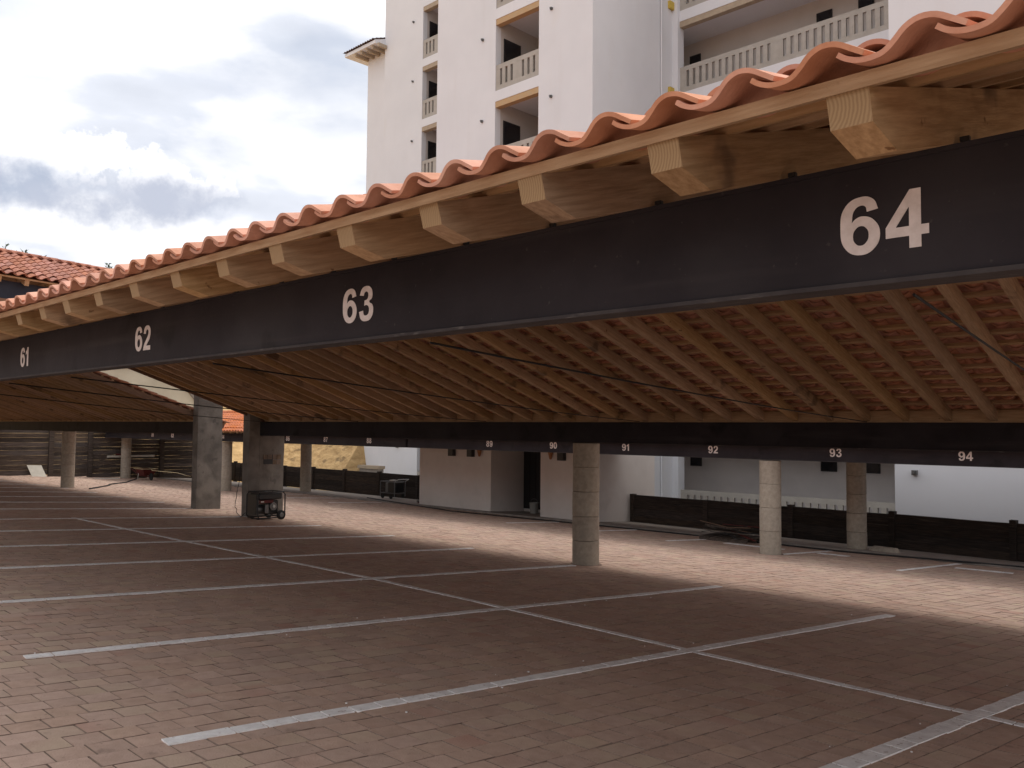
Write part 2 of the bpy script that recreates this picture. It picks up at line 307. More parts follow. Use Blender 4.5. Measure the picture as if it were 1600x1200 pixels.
# paved lot: sand bed, pavers with recessed joints, painted lines
EU0, EU1, EY0, EY1 = -5.0, 44.4, -7.0, 18.62
pv = MB(); pv.hexa([(-EU1, -30, G(-30) - 0.12), (40, -30, G(-30) - 0.12), (40, 21.2, G(21.2) - 0.12), (-EU1, 21.2, G(21.2) - 0.12),
                    (-EU1, -30, G(-30) - 0.006), (40, -30, G(-30) - 0.006), (40, 21.2, G(21.2) - 0.006), (-EU1, 21.2, G(21.2) - 0.006)])
pavement = tag(pv.build('pavement', M['joint']), kind='structure')
PS = 0.2; SK = -0.0864    # pavers follow the bay lines, 5 degrees off the carport axis
slope = -0.04997
def lot(u, v):            # u measured on the centre line, v = distance along the bay direction -> x, y
    return -(u + SK * (v - 6.9)), v
def paver_verts(uc, vc, w, h, dz, ta, tb, bev=0.002):
    P = []
    for (a, b_, zz_) in ((-1, -1, -0.012), (1, -1, -0.012), (1, 1, -0.012), (-1, 1, -0.012), (-1, -1, 0), (1, -1, 0), (1, 1, 0), (-1, 1, 0)):
        k_ = 1.0 if zz_ < 0 else 1 - 2 * bev / w
        uu = uc + a * w / 2 * k_; v_ = vc + b_ * h / 2 * k_
        x, y = lot(uu, v_)
        P.append((x, y, G(y) + 0.0 + zz_ + (dz + ta * a + tb * b_ if zz_ == 0 else 0)))
    return P
cells = []
nrow = int((EU1 - EU0) / PS)
for i in range(nrow):
    uc = EU0 + (i + 0.5) * PS
    offs = (i % 2) * 0.1 + random.uniform(-0.06, 0.06)
    nv = int((EY1 - EY0) / PS)
    for j in range(nv):
        vc = EY0 + offs + (j + 0.5) * PS
        if vc > EY1: continue
        # hide those certainly behind the viewer
        if -0.716 * 0 + 0: pass
        cells.append((uc, vc))
cells = np.array(cells)
X_ = -(cells[:, 0] + SK * (cells[:, 1] - 6.9)); Y_ = cells[:, 1]; Zg = -1.65 - 0.04997 * Y_
camx = X_ * right[0] + Y_ * right[1] + Zg * right[2]; camd = X_ * down[0] + Y_ * down[1] + Zg * down[2]; camf = X_ * fwd[0] + Y_ * fwd[1] + Zg * fwd[2]
ok = camf > 0.2
px = 800 + 1360 * camx / np.where(ok, camf, 1); py = 600 + 1360 * camd / np.where(ok, camf, 1)
inv = ok & (px > 10) & (px < 1590) & (py < 1190)
order = np.argsort(np.where(inv, camf, 1e9))[:290]
near = set(order.tolist())
# individual pavers (largest in view)
for idx in order:
    uc, vc = cells[idx]; w = PS - random.uniform(0.002, 0.008); h = PS - random.uniform(0.002, 0.009)
    P = paver_verts(uc, vc, w, h, random.uniform(0, 0.004), random.uniform(-0.0015, 0.0015), random.uniform(-0.0015, 0.0015))
    cx, cy = lot(uc, vc); cz = G(cy)
    q = MB(); q.hexa([(p[0] - cx, p[1] - cy, p[2] - cz) for p in P][:4][::-1] + [(p[0] - cx, p[1] - cy, p[2] - cz) for p in P][4:][::-1])
    q.m = [1, 0, 1, 1, 1, 1]
    o = q.build('paver', [M['paver'], M['joint']], pavement); o.location = (cx, cy, cz)
# the rest as one piece of counted-out paving
rest = [i for i in range(len(cells)) if i not in near and (camf[i] > -3)]
V = []; F = []; RN = []
for c_i in rest:
    uc, vc = cells[c_i]; o = len(V)
    V += paver_verts(uc, vc, PS - random.uniform(0.002, 0.008), PS - random.uniform(0.002, 0.009), random.uniform(0, 0.004), random.uniform(-0.0015, 0.0015), random.uniform(-0.0015, 0.0015))
    F += [(o + 4, o + 7, o + 6, o + 5), (o, o + 4, o + 5, o + 1), (o + 1, o + 5, o + 6, o + 2), (o + 2, o + 6, o + 7, o + 3), (o + 3, o + 7, o + 4, o)]
    RN.append(random.random())
me = bpy.data.meshes.new('pavers'); me.from_pydata(V, [], F); me.materials.append(M['paver']); me.materials.append(M['joint'])
me.polygons.foreach_set('material_index', [0, 1, 1, 1, 1] * len(RN))
a = me.attributes.new('rnd', 'FLOAT', 'FACE'); a.data.foreach_set('value', np.repeat(RN, 5)); me.update()
tag(link('pavers', me, pavement), kind='stuff')

def painted(pts_uv, width, seed, z=0.0075, seglen=PS, alongbay=True):
    """a painted strip broken at the paver joints, each piece a little out of line"""
    r_ = random.Random(seed); q = MB()
    (u0, v0), (u1, v1) = pts_uv
    n_ = max(1, int(round(math.hypot(u1 - u0, v1 - v0) / seglen)))
    du, dv = (u1 - u0), (v1 - v0); ln = math.hypot(du, dv); nu_, nv_ = -dv / ln, du / ln
    o1 = 0
    for i in range(n_):
        t0, t1 = i / n_, (i + 1) / n_ - 0.012 / (ln / n_) / n_ * (r_.random() < 0.7)
        if r_.random() < 0.35: o1 = r_.uniform(-0.006, 0.006)
        w = width / 2 + r_.uniform(-0.006, 0.004)
        zz_ = z + r_.uniform(0, 0.0015)
        P = []
        for (t_, s_) in ((t0, -1), (t1, -1), (t1, 1), (t0, 1)):
            uu = u0 + du * t_ + nu_ * (o1 + s_ * w); v_ = v0 + dv * t_ + nv_ * (o1 + s_ * w)
            P.append((-uu, v_, G(v_)))
        q.hexa([(p[0], p[1], p[2] + 0.001) for p in P] + [(p[0], p[1], p[2] + zz_) for p in P])
    return q.build('painted_line', M['line'], pavement)
cen = [(-0.6, 6.62), (1.95, 6.77), (4.40, 6.86), (6.90, 7.0), (9.52, 7.1), (12.3, 7.02), (14.8, 6.95), (17.4, 6.95), (19.9, 6.95)]
for i in range(len(cen) - 1): painted((cen[i], cen[i + 1]), 0.085, 100 + i)
bays = [(-0.55, 2.2, 10.8), (1.98, 2.1, 10.75), (4.40, 2.2, 10.7), (6.88, 2.23, 10.94), (9.48, 2.2, 10.87), (12.1, 2.2, 11.07), (14.6, 2.2, 11.2), (17.1, 2.2, 11.1),
        (19.7, 2.2, 11.1), (22.6, 2.3, 11.1), (25.1, 2.3, 11.1), (27.6, 2.3, 11.1), (30.1, 2.3, 11.1), (32.6, 2.3, 11.1), (35.1, 2.3, 11.1), (37.6, 2.3, 11.1), (40.1, 2.3, 11.1)]
for i, (uc, y0, y1) in enumerate(bays):
    f_ = lambda v: uc + SK * (v - 6.9)
    painted(((f_(y0), y0), (f_(y1), y1)), 0.115 if i > 1 else 0.13, 200 + i, z=0.0095)
for i, (a_, b_) in enumerate([((5.9, 15.9), (5.72, 18.55)), ((8.38, 16.3), (8.2, 18.5)), ((11.18, 16.5), (10.95, 18.2)), ((13.6, 16.6), (13.4, 18.4)), ((16.1, 16.4), (15.9, 18.4)), ((24.3, 16.4), (24.1, 18.4)), ((26.8, 16.4), (26.6, 18.4)), ((29.2, 16.4), (29.0, 18.4)), ((5.5, 17.6), (4.55, 17.72)), ((8.9, 17.5), (10.3, 17.5)), ((7.5, 17.55), (8.15, 17.52))]):
    painted((a_, b_), 0.10 if i < 8 else 0.2, 300 + i)
# concrete strip and low kerb along the fence
kb = MB()
kb.hexa([(-44.3, 18.70, G(18.7) - 0.1), (8, 18.70, G(18.7) - 0.1), (8, 21.1, G(21.1) - 0.1), (-44.3, 21.1, G(21.1) - 0.1),
         (-44.3, 18.70, G(18.7) + 0.035), (8, 18.70, G(18.7) + 0.035), (8, 21.1, G(21.1) + 0.02), (-44.3, 21.1, G(21.1) + 0.02)])
tag(kb.build('kerb', M['kerb']), kind='structure')

q = MB(); q.box(-37.5, 12, 21.6, 34, -4.5, -4.2); tag(q.build('bounce_slab', M['cream']), kind='structure')  # unseen pale slab, added to bounce light onto the lower white walls
# ------------------------------------------------------------------ roof tiles
TW, TP, TL = 0.208, 0.27, 0.45
PROF = [(x_, z_ * 0.74) for x_, z_ in [(-.030, .036), (-.012, .018), (.014, .004), (.045, 0), (.075, .007), (.100, .030), (.124, .057), (.152, .070), (.182, .064), (.210, .042), (.236, .020)]]
PROF_LO = [(x_, z_ * 0.74) for x_, z_ in [(-.030, .036), (.005, .007), (.045, 0), (.080, .010), (.115, .048), (.152, .070), (.192, .058), (.236, .020)]]
TH = 0.012
def tile_geo(prof, rise=0.034):
    n = len(prof); top = []; bot = []
    for i, (x, z) in enumerate(prof):
        x0, z0 = prof[max(i - 1, 0)]; x1, z1 = prof[min(i + 1, n - 1)]
        dx, dz = x1 - x0, z1 - z0; l_ = math.hypot(dx, dz); nx, nz = -dz / l_, dx / l_
        bot.append((x, z)); top.append((x + nx * TH, z + nz * TH))
    vs = []
    for (y, zo) in ((0, rise), (TL, 0)):
        vs += [(x, y, z + zo) for x, z in bot] + [(x, y, z + zo) for x, z in top]
    fs = []; A, B, Cc, D = 0, n, 2 * n, 3 * n
    for i in range(n - 1):
        fs += [(A + i, A + i + 1, B + i + 1, B + i)]           # lower end
        fs += [(Cc + i, D + i, D + i + 1, Cc + i + 1)]
        fs += [(B + i, B + i + 1, D + i + 1, D + i)]           # top
        fs += [(A + i, Cc + i, Cc + i + 1, A + i + 1)]         # bottom
    fs += [(A, B, D, Cc), (A + n - 1, Cc + n - 1, D + n - 1, B + n - 1)]
    return np.array(vs), fs
def smooth_prof(P, n=3):
    o_ = []
    for i in range(len(P) - 1):
        p0, p1, p2, p3 = P[max(i - 1, 0)], P[i], P[i + 1], P[min(i + 2, len(P) - 1)]
        for k_ in range(n):
            t_ = k_ / n
            o_.append(tuple(0.5 * (2 * p1[q] + (p2[q] - p0[q]) * t_ + (2 * p0[q] - 5 * p1[q] + 4 * p2[q] - p3[q]) * t_ * t_ + (3 * p1[q] - p0[q] - 3 * p2[q] + p3[q]) * t_ ** 3) for q in (0, 1)))
    return o_ + [P[-1]]
tv, tf = tile_geo(smooth_prof(PROF)); tvl, tfl = tile_geo(PROF_LO)
def tile_mesh(mt, key):
    me = bpy.data.meshes.new(key); me.from_pydata(tv.tolist(), [], tf); me.materials.append(mt)
    me.polygons.foreach_set('use_smooth', [True] * len(tf)); me.update(); me.set_sharp_from_angle(angle=math.radians(50)); return me
TM = {'tile': tile_mesh(M['tile'], 'roof_tile'), 'tile_old': tile_mesh(M['tile_old'], 'roof_tile_old'), 'tile_orange': tile_mesh(M['tile_orange'], 'roof_tile_new')}
def frame(origin, ex, ey):
    ex = Vector(ex).normalized(); ey = Vector(ey).normalized(); ez = ex.cross(ey)
    mt = Matrix.Identity(4)
    for i in range(3): mt[i][0] = ex[i]; mt[i][1] = ey[i]; mt[i][2] = ez[i]; mt[i][3] = origin[i]
    return mt
def tile_slope(parent, fr, ncol, nrow, mk='tile', single=lambda i, j: False, tp=TP, lo=True, skip=lambda i, j: False):
    """lay ncol x nrow tiles in frame fr (x along eave, y up the slope)"""
    S = []; rs = []
    for j in range(nrow):
        for i in range(ncol):
            if skip(i, j): continue
            jx, jy, jz = random.uniform(-.003, .003), random.uniform(-.009, .009), random.uniform(0, .003) - (0.018 if j == 0 else 0)
            if single(i, j):
                o = link('roof_tile', TM[mk], parent, fr @ Matrix.Translation((i * TW + jx, j * tp + jy, jz)) @ Matrix.Rotation(random.uniform(-.012, .012), 4, 'Z'))
            else: S.append((i * TW + jx, j * tp + jy, jz))
    if S:
        S = np.array(S); base = tvl if lo else tv; ff = tfl if lo else tf
        V = (base[None] + S[:, None, :]).reshape(-1, 3)
        R3 = np.array([[fr[a][b] for b in range(3)] for a in range(3)]); T3 = np.array([fr[a][3] for a in range(3)])
        V = V @ R3.T + T3
        n = len(base); fa = np.array(ff); F = (fa[None] + (np.arange(len(S)) * n)[:, None, None]).reshape(-1, 4)
        me = bpy.data.meshes.new('roof_tiles'); me.from_pydata(V.tolist(), [], F.tolist()); me.materials.append(M[mk])
        a = me.attributes.new('rnd', 'FLOAT', 'FACE'); a.data.foreach_set('value', np.repeat(rng.random(len(S)), len(ff)))
        me.polygons.foreach_set('use_smooth', [True] * len(F)); me.update(); me.set_sharp_from_angle(angle=math.radians(50))
        tag(link('roof_tiles', me, parent), kind='stuff')

# ------------------------------------------------------------------ digits
DG = {
 '1': ([[(18,0,0),(33,0,0),(33,72,0),(21,72,0),(16,63,1),(4,56,0),(4,44,0),(12,47,1),(18,51,0)]]),
 '4': ([[(28,0,0),(42,0,0),(42,15,0),(51,15,0),(51,27,0),(42,27,0),(42,72,0),(29,72,0),(0,28,0),(0,15,0),(28,15,0)], [(28,27,0),(12,27,0),(28,51,0)]]),
 '7': ([[(2,72,0),(50,72,0),(50,61,0),(39,46,1),(30,24,1),(27,0,0),(12,0,0),(15,20,1),(23,41,1),(35,59,0),(2,59,0)]]),
 '2': ([[(1,0,0),(50,0,0),(50,13,0),(22,13,0),(28,19,1),(44,33,1),(50,51,1),(44,67,1),(27,73,1),(10,67,1),(3,50,0),(17,48,0),(20,58,1),(27,61,1),(34,58,1),(36,50,1),(31,41,1),(19,29,1),(7,16,1)]]),
 '3': ([[(2,20,0),(16,22,0),(19,13,1),(26,11,1),(34,14,1),(37,22,1),(34,30,1),(26,33,1),(20,32,0),(21,43,0),(30,45,1),(34,53,1),(32,59,1),(26,61.5,1),(20,59,1),(17,53,0),(4,55,0),(11,68,1),(26,73,1),(42,68,1),(48,54,1),(45,45,1),(37,39.5,1),(47,33,1),(51,22,1),(44,5,1),(26,-1,1),(9,4,1)]]),
 '8': ([[(26,73,1),(42,69,1),(48,55,1),(45,45,1),(38,39,1),(47,33,1),(51,21,1),(44,5,1),(26,-1,1),(8,5,1),(1,21,1),(5,33,1),(14,39,1),(7,45,1),(4,55,1),(10,69,1)], 'e26,54,8.5,8.5', 'e26,21.5,10.5,10.5']),
 '0': ([[(26,73,1),(44,63,1),(51,36,1),(44,9,1),(26,-1,1),(8,9,1),(1,36,1),(8,63,1)], 'e26,36,10,25']),
 '6': ([[(49,55,0),(35,53,0),(33,60,1),(27,62,1),(19,57,1),(15.5,41,0),(21,46,1),(30,48,1),(44,41,1),(51,23,1),(44,6,1),(27,-1,1),(8,8,1),(1,36,1),(8,64,1),(28,73,1),(43,68,1)], 'e27,23.5,10,12.5']),
}
DG['5'] = [[(47,72,0),(10,72,0),(3,34,0),(15,32,0),(20,36,1),(27,38,1),(35,34,1),(38,25,1),(34,14,1),(26,10.5,1),(19,13,1),(16,20,0),(1,18,0),(9,4,1),(26,-1,1),(45,7,1),(52,26,1),(46,43,1),(30,50,1),(18,47,0),(21,59,0),(47,59,0)]]
DG['9'] = [[(52 - x, 72 - y, k_) for x, y, k_ in DG['6'][0]], 'e25,48.5,10,12.5']
def number_mesh(txt, height):
    cu = bpy.data.curves.new('n', 'CURVE'); cu.dimensions = '2D'; cu.fill_mode = 'BOTH'; cu.extrude = 0.0008; s_ = height / 72; cu.resolution_u = 6
    tot = len(txt) * 58 - 6
    for q, ch in enumerate(txt):
        ox = q * 58 - tot / 2
        for cont in DG[ch]:
            if isinstance(cont, str):
                cx, cy, rx, ry = map(float, cont[1:].split(','))
                cont = [(cx + rx * math.cos(a_ * math.pi / 4), cy + ry * math.sin(a_ * math.pi / 4), 1) for a_ in range(8)]
            sp = cu.splines.new('BEZIER'); sp.bezier_points.add(len(cont) - 1); sp.use_cyclic_u = True
            for bp_, (x, y, k_) in zip(sp.bezier_points, cont):
                bp_.co = ((x + ox) * s_, (y - 36) * s_, 0); h_ = 'AUTO' if k_ else 'VECTOR'
                bp_.handle_left_type = h_; bp_.handle_right_type = h_
    ob = bpy.data.objects.new('n', cu); C.objects.link(ob); bpy.context.view_layer.update()
    me = bpy.data.meshes.new_from_object(ob.evaluated_get(bpy.context.evaluated_depsgraph_get()))
    bpy.data.objects.remove(ob); bpy.data.curves.remove(cu)
    me.materials.clear(); me.materials.append(M['digits']); return me
def number(txt, u, y, z, height, parent):
    o = link('number', number_mesh(txt, height), parent)
    o.location = (-u, y, z); o.rotation_euler = (math.radians(90), 0, 0); o['label'] = 'white painted number ' + txt
    return o

# ------------------------------------------------------------------ carports
def i_beam(u0, u1, y, z0, z1, parent, name='steel_beam', w=0.12, mt='steel'):
    q = MB(); x0, x1 = -u1, -u0
    q.box(x0, x1, y, y + w, z1 - 0.014, z1)
    q.box(x0, x1, y + 0.012, y + w - 0.012, z0 + 0.014, z1 - 0.014)
    bmo = q.build(name, M[mt], parent); q = MB(); q.box(x0, x1, y, y + w, z0, z0 + 0.0135); q.build('bottom_flange', M['steel_worn_bounce'], bmo)
    return bmo
def rafter_mesh(length, w, h, tail=True, mk='wood_y'):
    """local: x width, y up the slope from the tail end, z down from the batten plane; chamfered tail"""
    q = MB(); c = 0.13; hh = h * 0.52
    L_ = length; xs = (-w / 2, w / 2); V = []
    for x in xs: V += [(x, 0, 0), (x, 0, -hh), (x, c, -h), (x, L_, -h), (x, L_, 0)]
    q.add(V, [(4, 3, 2, 1, 0), (5, 6, 7, 8, 9)], 0)
    q.add(V, [(1, 2, 7, 6), (2, 3, 8, 7), (3, 4, 9, 8), (4, 0, 5, 9)], 0)
    q.add(V, [(0, 1, 6, 5)], 1)
    me = q.mesh('rafter', [M[mk], M['endgrain']]); return me
def column_round(u, y, ztop, parent, r=0.22, dh=0.425):
    base = G(y); n = max(1, round((ztop - base) / dh)); h = (ztop - base) / n
    prof = [(r, 0.0), (r, h - 0.016), (r - 0.008, h - 0.010)]
    q = MB(); q.lathe([(r - 0.010, 0), (r, 0.008), (r, h - 0.010), (r - 0.008, h - 0.002)], 0, 0, 32)
    me = q.mesh('drum', [M['drum']], smooth=True)
    col = bpy.data.objects.new('column', None); C.objects.link(col); col.parent = parent; col.location = (-u, y, base)
    for k_ in range(n):
        o = link('drum', me, col); o.location = (random.uniform(-.003, .003), random.uniform(-.003, .003), k_ * h); o.rotation_euler.z = random.uniform(0, 6)
    bs = MB(); bs.lathe([(r + 0.055, -0.01), (r + 0.03, 0.008), (r + 0.004, 0.016)], 0, 0, 22); bs.v = [(x * random.uniform(.97, 1.05), y * random.uniform(.97, 1.05), z) for x, y, z in bs.v]; bs.build('mortar_ring', M['joint'], col, smooth=True)
    cm = MB(); cm.lathe([(r - 0.016, 0.01), (r - 0.016, ztop - base - 0.01)], 0, 0, 24); cm.build('core', M['mortar'], col)
    return col
def square_column(u0, u1, y0, y1, ztop, parent):
    base = G((y0 + y1) / 2) - 0.05; q = MB(); n = 6; V = []
    hs = [base + (ztop - base) * i / n for i in range(n + 1)]
    for h in hs:
        for (a_, b_) in ((-u1, y0), (-u0, y0), (-u0, y1), (-u1, y1)): V.append((a_ + random.uniform(-.008, .008), b_ + random.uniform(-.008, .008), h))
    F = []
    for i in range(n):
        for q_ in range(4): F.append((i * 4 + q_, i * 4 + (q_ + 1) % 4, i * 4 + 4 + (q_ + 1) % 4, i * 4 + 4 + q_))
    F += [(3, 2, 1, 0), (n * 4, n * 4 + 1, n * 4 + 2, n * 4 + 3)]
    q.add(V, F); return q.build('column', M['concrete'], parent, bevel=0.012)

def carport(label, u0, u1, yF, zF, yB, zB, mF, mB, yE0, yE1, rh, rw, pitch, phaseF, phaseB, numbers, nh, nz, bh=0.38, group=None, front_single=None, back_single=None, lit='tile', joinlaths=False, beam_u=None, tails=0.0):
    """gabled tile roof: front beam top zF at yF, back beam top zB at yB, roof slopes mF (up) and mB (down)"""
    T = thing('carport', label, 'carport', group); T.location = (0, 0, 0)
    cF, sF = 1 / math.hypot(1, mF), mF / math.hypot(1, mF); cB, sB = 1 / math.hypot(1, mB), mB / math.hypot(1, mB)
    tF = zF + rh / cF; tB = zB + rh / cB                       # top plane of rafters over the beams
    yR = (tB + mB * yB - tF + mF * yF) / (mF + mB); zR = tF + mF * (yR - yF)
    bu0, bu1 = beam_u or (u0, u1)
    fb = i_beam(bu0, bu1, yF, zF - bh, zF, T, 'front_beam'); bb = i_beam(bu0, bu1, yB, zB - 0.342, zB, T, 'rear_beam')
    for txt, u in numbers: number(txt, u, yF + 0.0105, nz, nh, fb)
    bk = MB(); bk.box(-bu1 + 0.3, -bu0, yB + 0.03, yB + 0.055, zB + 0.001, zB + rh * 0.97); bk.build('blocking_board', M['wood_x'], T)
    # rafters
    zE0 = tF + mF * (yE0 - yF); zE1 = tB - mB * (yE1 - yB)
    lenF = (yR - yE0) / cF; lenB = (yE1 - yR) / cB
    mf = rafter_mesh(lenF - 0.004, rw, rh); mb = rafter_mesh(lenB - 0.004, rw * 0.82, rh * 0.8)
    frF = frame((0, yE0, zE0), (1, 0, 0), (0, cF, sF)); frB = frame((0, yE1, zE1), (-1, 0, 0), (0, -cB, sB))
    u = phaseF
    while u > u0 + 0.1: u -= pitch
    u += pitch
    while u < u1 - 0.05:
        mt_ = frF.copy(); mt_[0][3] = -u; link('rafter', mf, T, mt_ @ Matrix.Translation((random.uniform(-.008, .008), random.uniform(-.012, .012), 0)) @ Matrix.Rotation(random.uniform(-.004, .004), 4, 'Z'))
        u += pitch
    cl = MB(); cl.box(-0.012, 0.012, -0.004, 0.012, 0.001, 0.014); cl = cl.mesh('cleat', M['black']); uu_ = phaseF
    while uu_ < min(u1, phaseF + 22):
        o = link('cleat', cl, T); o.location = (-uu_ - rw / 2 + 0.135, yF, zF); uu_ += pitch
    u = phaseB
    while u > u0 + 0.1: u -= pitch * 0.98
    u += pitch * 0.98
    while u < u1 - 0.05:
        mt_ = frB.copy(); mt_[0][3] = -u; link('rafter', mb, T, mt_ @ Matrix.Translation((random.uniform(-.008, .008), 0, 0)) @ Matrix.Rotation(random.uniform(-.004, .004), 4, 'Z'))
        u += pitch * 0.98
    # verge boards
    q = MB(); q.box(-0.02, 0.02, 0.02, lenB - 0.05, -rh * 0.95, 0.0)
    vb = q.mesh('verge_board', M['verge']);
    for uu in (u0, u1):
        mt_ = frB.copy(); mt_[0][3] = -uu; link('verge_board', vb, T, mt_)
        q2 = MB(); q2.box(-0.02, 0.02, 0.02, lenF - 0.05, -rh * 0.95, 0.0); mt_ = frF.copy(); mt_[0][3] = -uu; link('verge_board', q2.mesh('verge_board', M['verge']), T, mt_)
    # battens along the roof
    Lx = u1 - u0
    lm = MB(); lm.box(-Lx / 2, Lx / 2, 0, 0.052, 0, 0.034); lm = lm.mesh('batten', M['wood_x'])
    for fr, ln in ((frF, lenF), (frB, lenB)):
        n_ = int((ln - 0.05) / TP)
        for k_ in range(n_ + 1):
            mt_ = fr.copy(); mt_[0][3] = -(u0 + u1) / 2
            link('batten', lm, T, mt_ @ Matrix.Translation((random.uniform(-.02, .02), -0.014 + k_ * TP + (random.uniform(-.008, .008) if k_ else 0), 0.0)) @ Matrix.Rotation(random.uniform(-.0006, .0006) if k_ else 0, 4, 'Z'))
    # tiles
    ncol = int((u1 - u0 + 0.1) / TW)
    f2 = frF.copy(); f2[0][3] = -u1 - 0.05; f2 = f2 @ Matrix.Translation((0, -0.078, 0.027))
    b2 = frB.copy(); b2[0][3] = -u0 + 0.05; b2 = b2 @ Matrix.Translation((0, -0.078, 0.027))
    tile_slope(T, f2, ncol, int((lenF + 0.05) / TP), lit, single=(front_single or (lambda i, j: False)))
    tile_slope(T, b2, ncol, int((lenB + 0.05) / TP), lit, single=(back_single or (lambda i, j: False)))
    # ridge caps
    q = MB(); pr = [(0, 0.11 * math.cos(a_), 0.09 * math.sin(a_)) for a_ in [math.pi * i / 8 for i in range(9)]]
    inn = [(0, 0.095 * math.cos(a_), 0.075 * math.sin(a_)) for a_ in [math.pi * i / 8 for i in range(8, -1, -1)]]
    q.prism(pr + inn, (0, 0, 0), (0.40, 0, 0)); rm = q.mesh('ridge_tile', M[lit], smooth=True)
    k_ = -u1 - 0.05
    while k_ < -u0:
        o = link('ridge_tile', rm, T); o.location = (k_, yR, zR + 0.085 + random.uniform(0, .004)); o.rotation_euler.y = 0.03; k_ += 0.36
    return T, fb, yR, zR

# right-hand carport over bays 61-64 (nearest to the viewer)
CP1, fb1, yR1, zR1 = carport('near timber and terracotta carport with painted bay numbers 61 to 64 on its black beam', -3.2, 19.45, 2.52, 0.79, 11.1, 0.12, 0.285, 0.345, 1.95, 11.72,
    0.15, 0.10, 0.4985, 0.83, 2.55, [('61', 8.55), ('62', 6.05), ('63', 3.53), ('64', 0.97)], 0.168, 0.605, bh=0.365, beam_u=(-3.2, 19.62),
    front_single=lambda i, j: (j < 2 and i > 60) or (j == 2 and i > 84), back_single=lambda i, j: False)
CP2, _, _, _ = carport('carport beyond the gap at the left with dark underside and weathered boards behind it', 22.42, 44.0, 2.52, 0.79, 11.1, 0.12, 0.285, 0.345, 1.95, 11.72,
    0.15, 0.10, 0.4985, 22.1, 22.1, [], 0.168, 0.605, back_single=lambda i, j: i < 1)
nb = [('94', 4.84), ('93', 7.12), ('92', 9.76), ('91', 12.02), ('90', 14.24), ('89', 16.49)]
CP3, _, _, _ = carport('low carport in front of the white building with bay numbers 89 to 94', -3.2, 19.9, 16.1, -0.19, 19.2, -0.10, 0.345, 0.345, 15.76, 20.05,
    0.10, 0.09, 0.5, 0.8, 0.8, nb, 0.155, -0.40, bh=0.385, lit='tile_orange')
CP4, _, _, _ = carport('low carport at the back left with bright orange tiles and bay numbers 81 to 88', 20.0, 42.4, 16.1, -0.19, 19.2, -0.10, 0.345, 0.345, 15.76, 20.05,
    0.10, 0.09, 0.5, 20.3, 20.3, [('88', 21.77), ('87', 24.11), ('86', 26.4), ('85', 28.7), ('84', 31.0), ('83', 33.25), ('82', 35.3), ('81', 37.2)], 0.155, -0.40, bh=0.385, lit='tile_orange',
    front_single=lambda i, j: 30 < i < 75 and j < 5)
for (u, y) in ((9.15, 11.17), (-2.2, 11.17)): column_round(u, y, 0.12 - 0.342, CP1)
for u in (-2.6,): column_round(u, 2.6, 0.41, CP1)
column_round(14.0, 2.6, 0.41, CP1)
for (u, y) in ((32.75, 11.2), (41.9, 11.2)): column_round(u, y, 0.12 - 0.342, CP2)
for u in (26.0, 38.0): column_round(u, 2.6, 0.41, CP2)
for (u, y) in ((8.52, 16.22), (8.05, 19.27), (-2.5, 16.2)): column_round(u, y, -0.56 if y > 19 else -0.59, CP3, r=0.21)
for (u, y) in ((31.15, 16.35), (30.55, 19.5), (41.9, 16.9)): column_round(u, y, -0.56 if y > 19 else -0.59, CP4, r=0.22)
c2 = square_column(19.3, 19.6, 11.0, 11.68, 0.12 - 0.345, CP1)
# the two square columns stop under the beams but carry a stub beside them up to the roof
c1 = square_column(22.05, 22.35, 10.75, 11.45, 2.20, CP2)
q = MB(); q.box(-19.6, -19.3, 10.72, 10.999, G(10.9) - 0.05, 2.09); q.build('column_front_half', M['concrete'], CP1)
# broken patch with an electrical box on the right square column
q = MB()
for r_ in range(2):
    for k_ in range(4):
        if r_ == 0 and k_ < 2: continue
        y0 = 11.10 + k_ * 0.125
        bm_ = MB(); bm_.box(-19.3, -19.285 + random.uniform(0, .012), y0, y0 + 0.11, -0.93 + r_ * 0.13, -0.82 + r_ * 0.13); bm_.build('brick', M['brick'], c2)
q.box(-19.3, -19.28, 11.12, 11.36, -0.92, -0.69); q.build('junction_box', M['black'], c2)

# high cross roof over the gap between the two near carports, seen above the near tiles at the far left
HX = thing('high_carport', 'tall tiled cross roof rising above the near eave at the far left edge', 'roof')
def zE(y): return 2.98 - 0.056 * (y - 5.11)
hy0, hy1, uE, uR = 0.4, 11.6, 19.0, 21.36; hs_ = 0.355
dirY = Vector((0, 1, -0.056)).normalized()
upA = Vector((-1, 0, hs_)).normalized(); upB = Vector((1, 0, hs_)).normalized()
upA = upA - dirY * upA.dot(dirY); upB = upB - dirY * upB.dot(dirY)
L_h = (hy1 - hy0); run = (uR - uE) * math.hypot(1, hs_); ncolh = int(L_h / TW)
frA = frame((-uE, hy1, zE(hy1) - 0.03), -dirY, upA) if (-dirY).cross(upA).z > 0 else frame((-uE, hy0, zE(hy0) - 0.03), dirY, upA)
uF = 2 * uR - uE
frB2 = frame((-uF, hy1, zE(hy1) - 0.03), -dirY, upB) if (-dirY).cross(upB).z > 0 else frame((-uF, hy0, zE(hy0) - 0.03), dirY, upB)
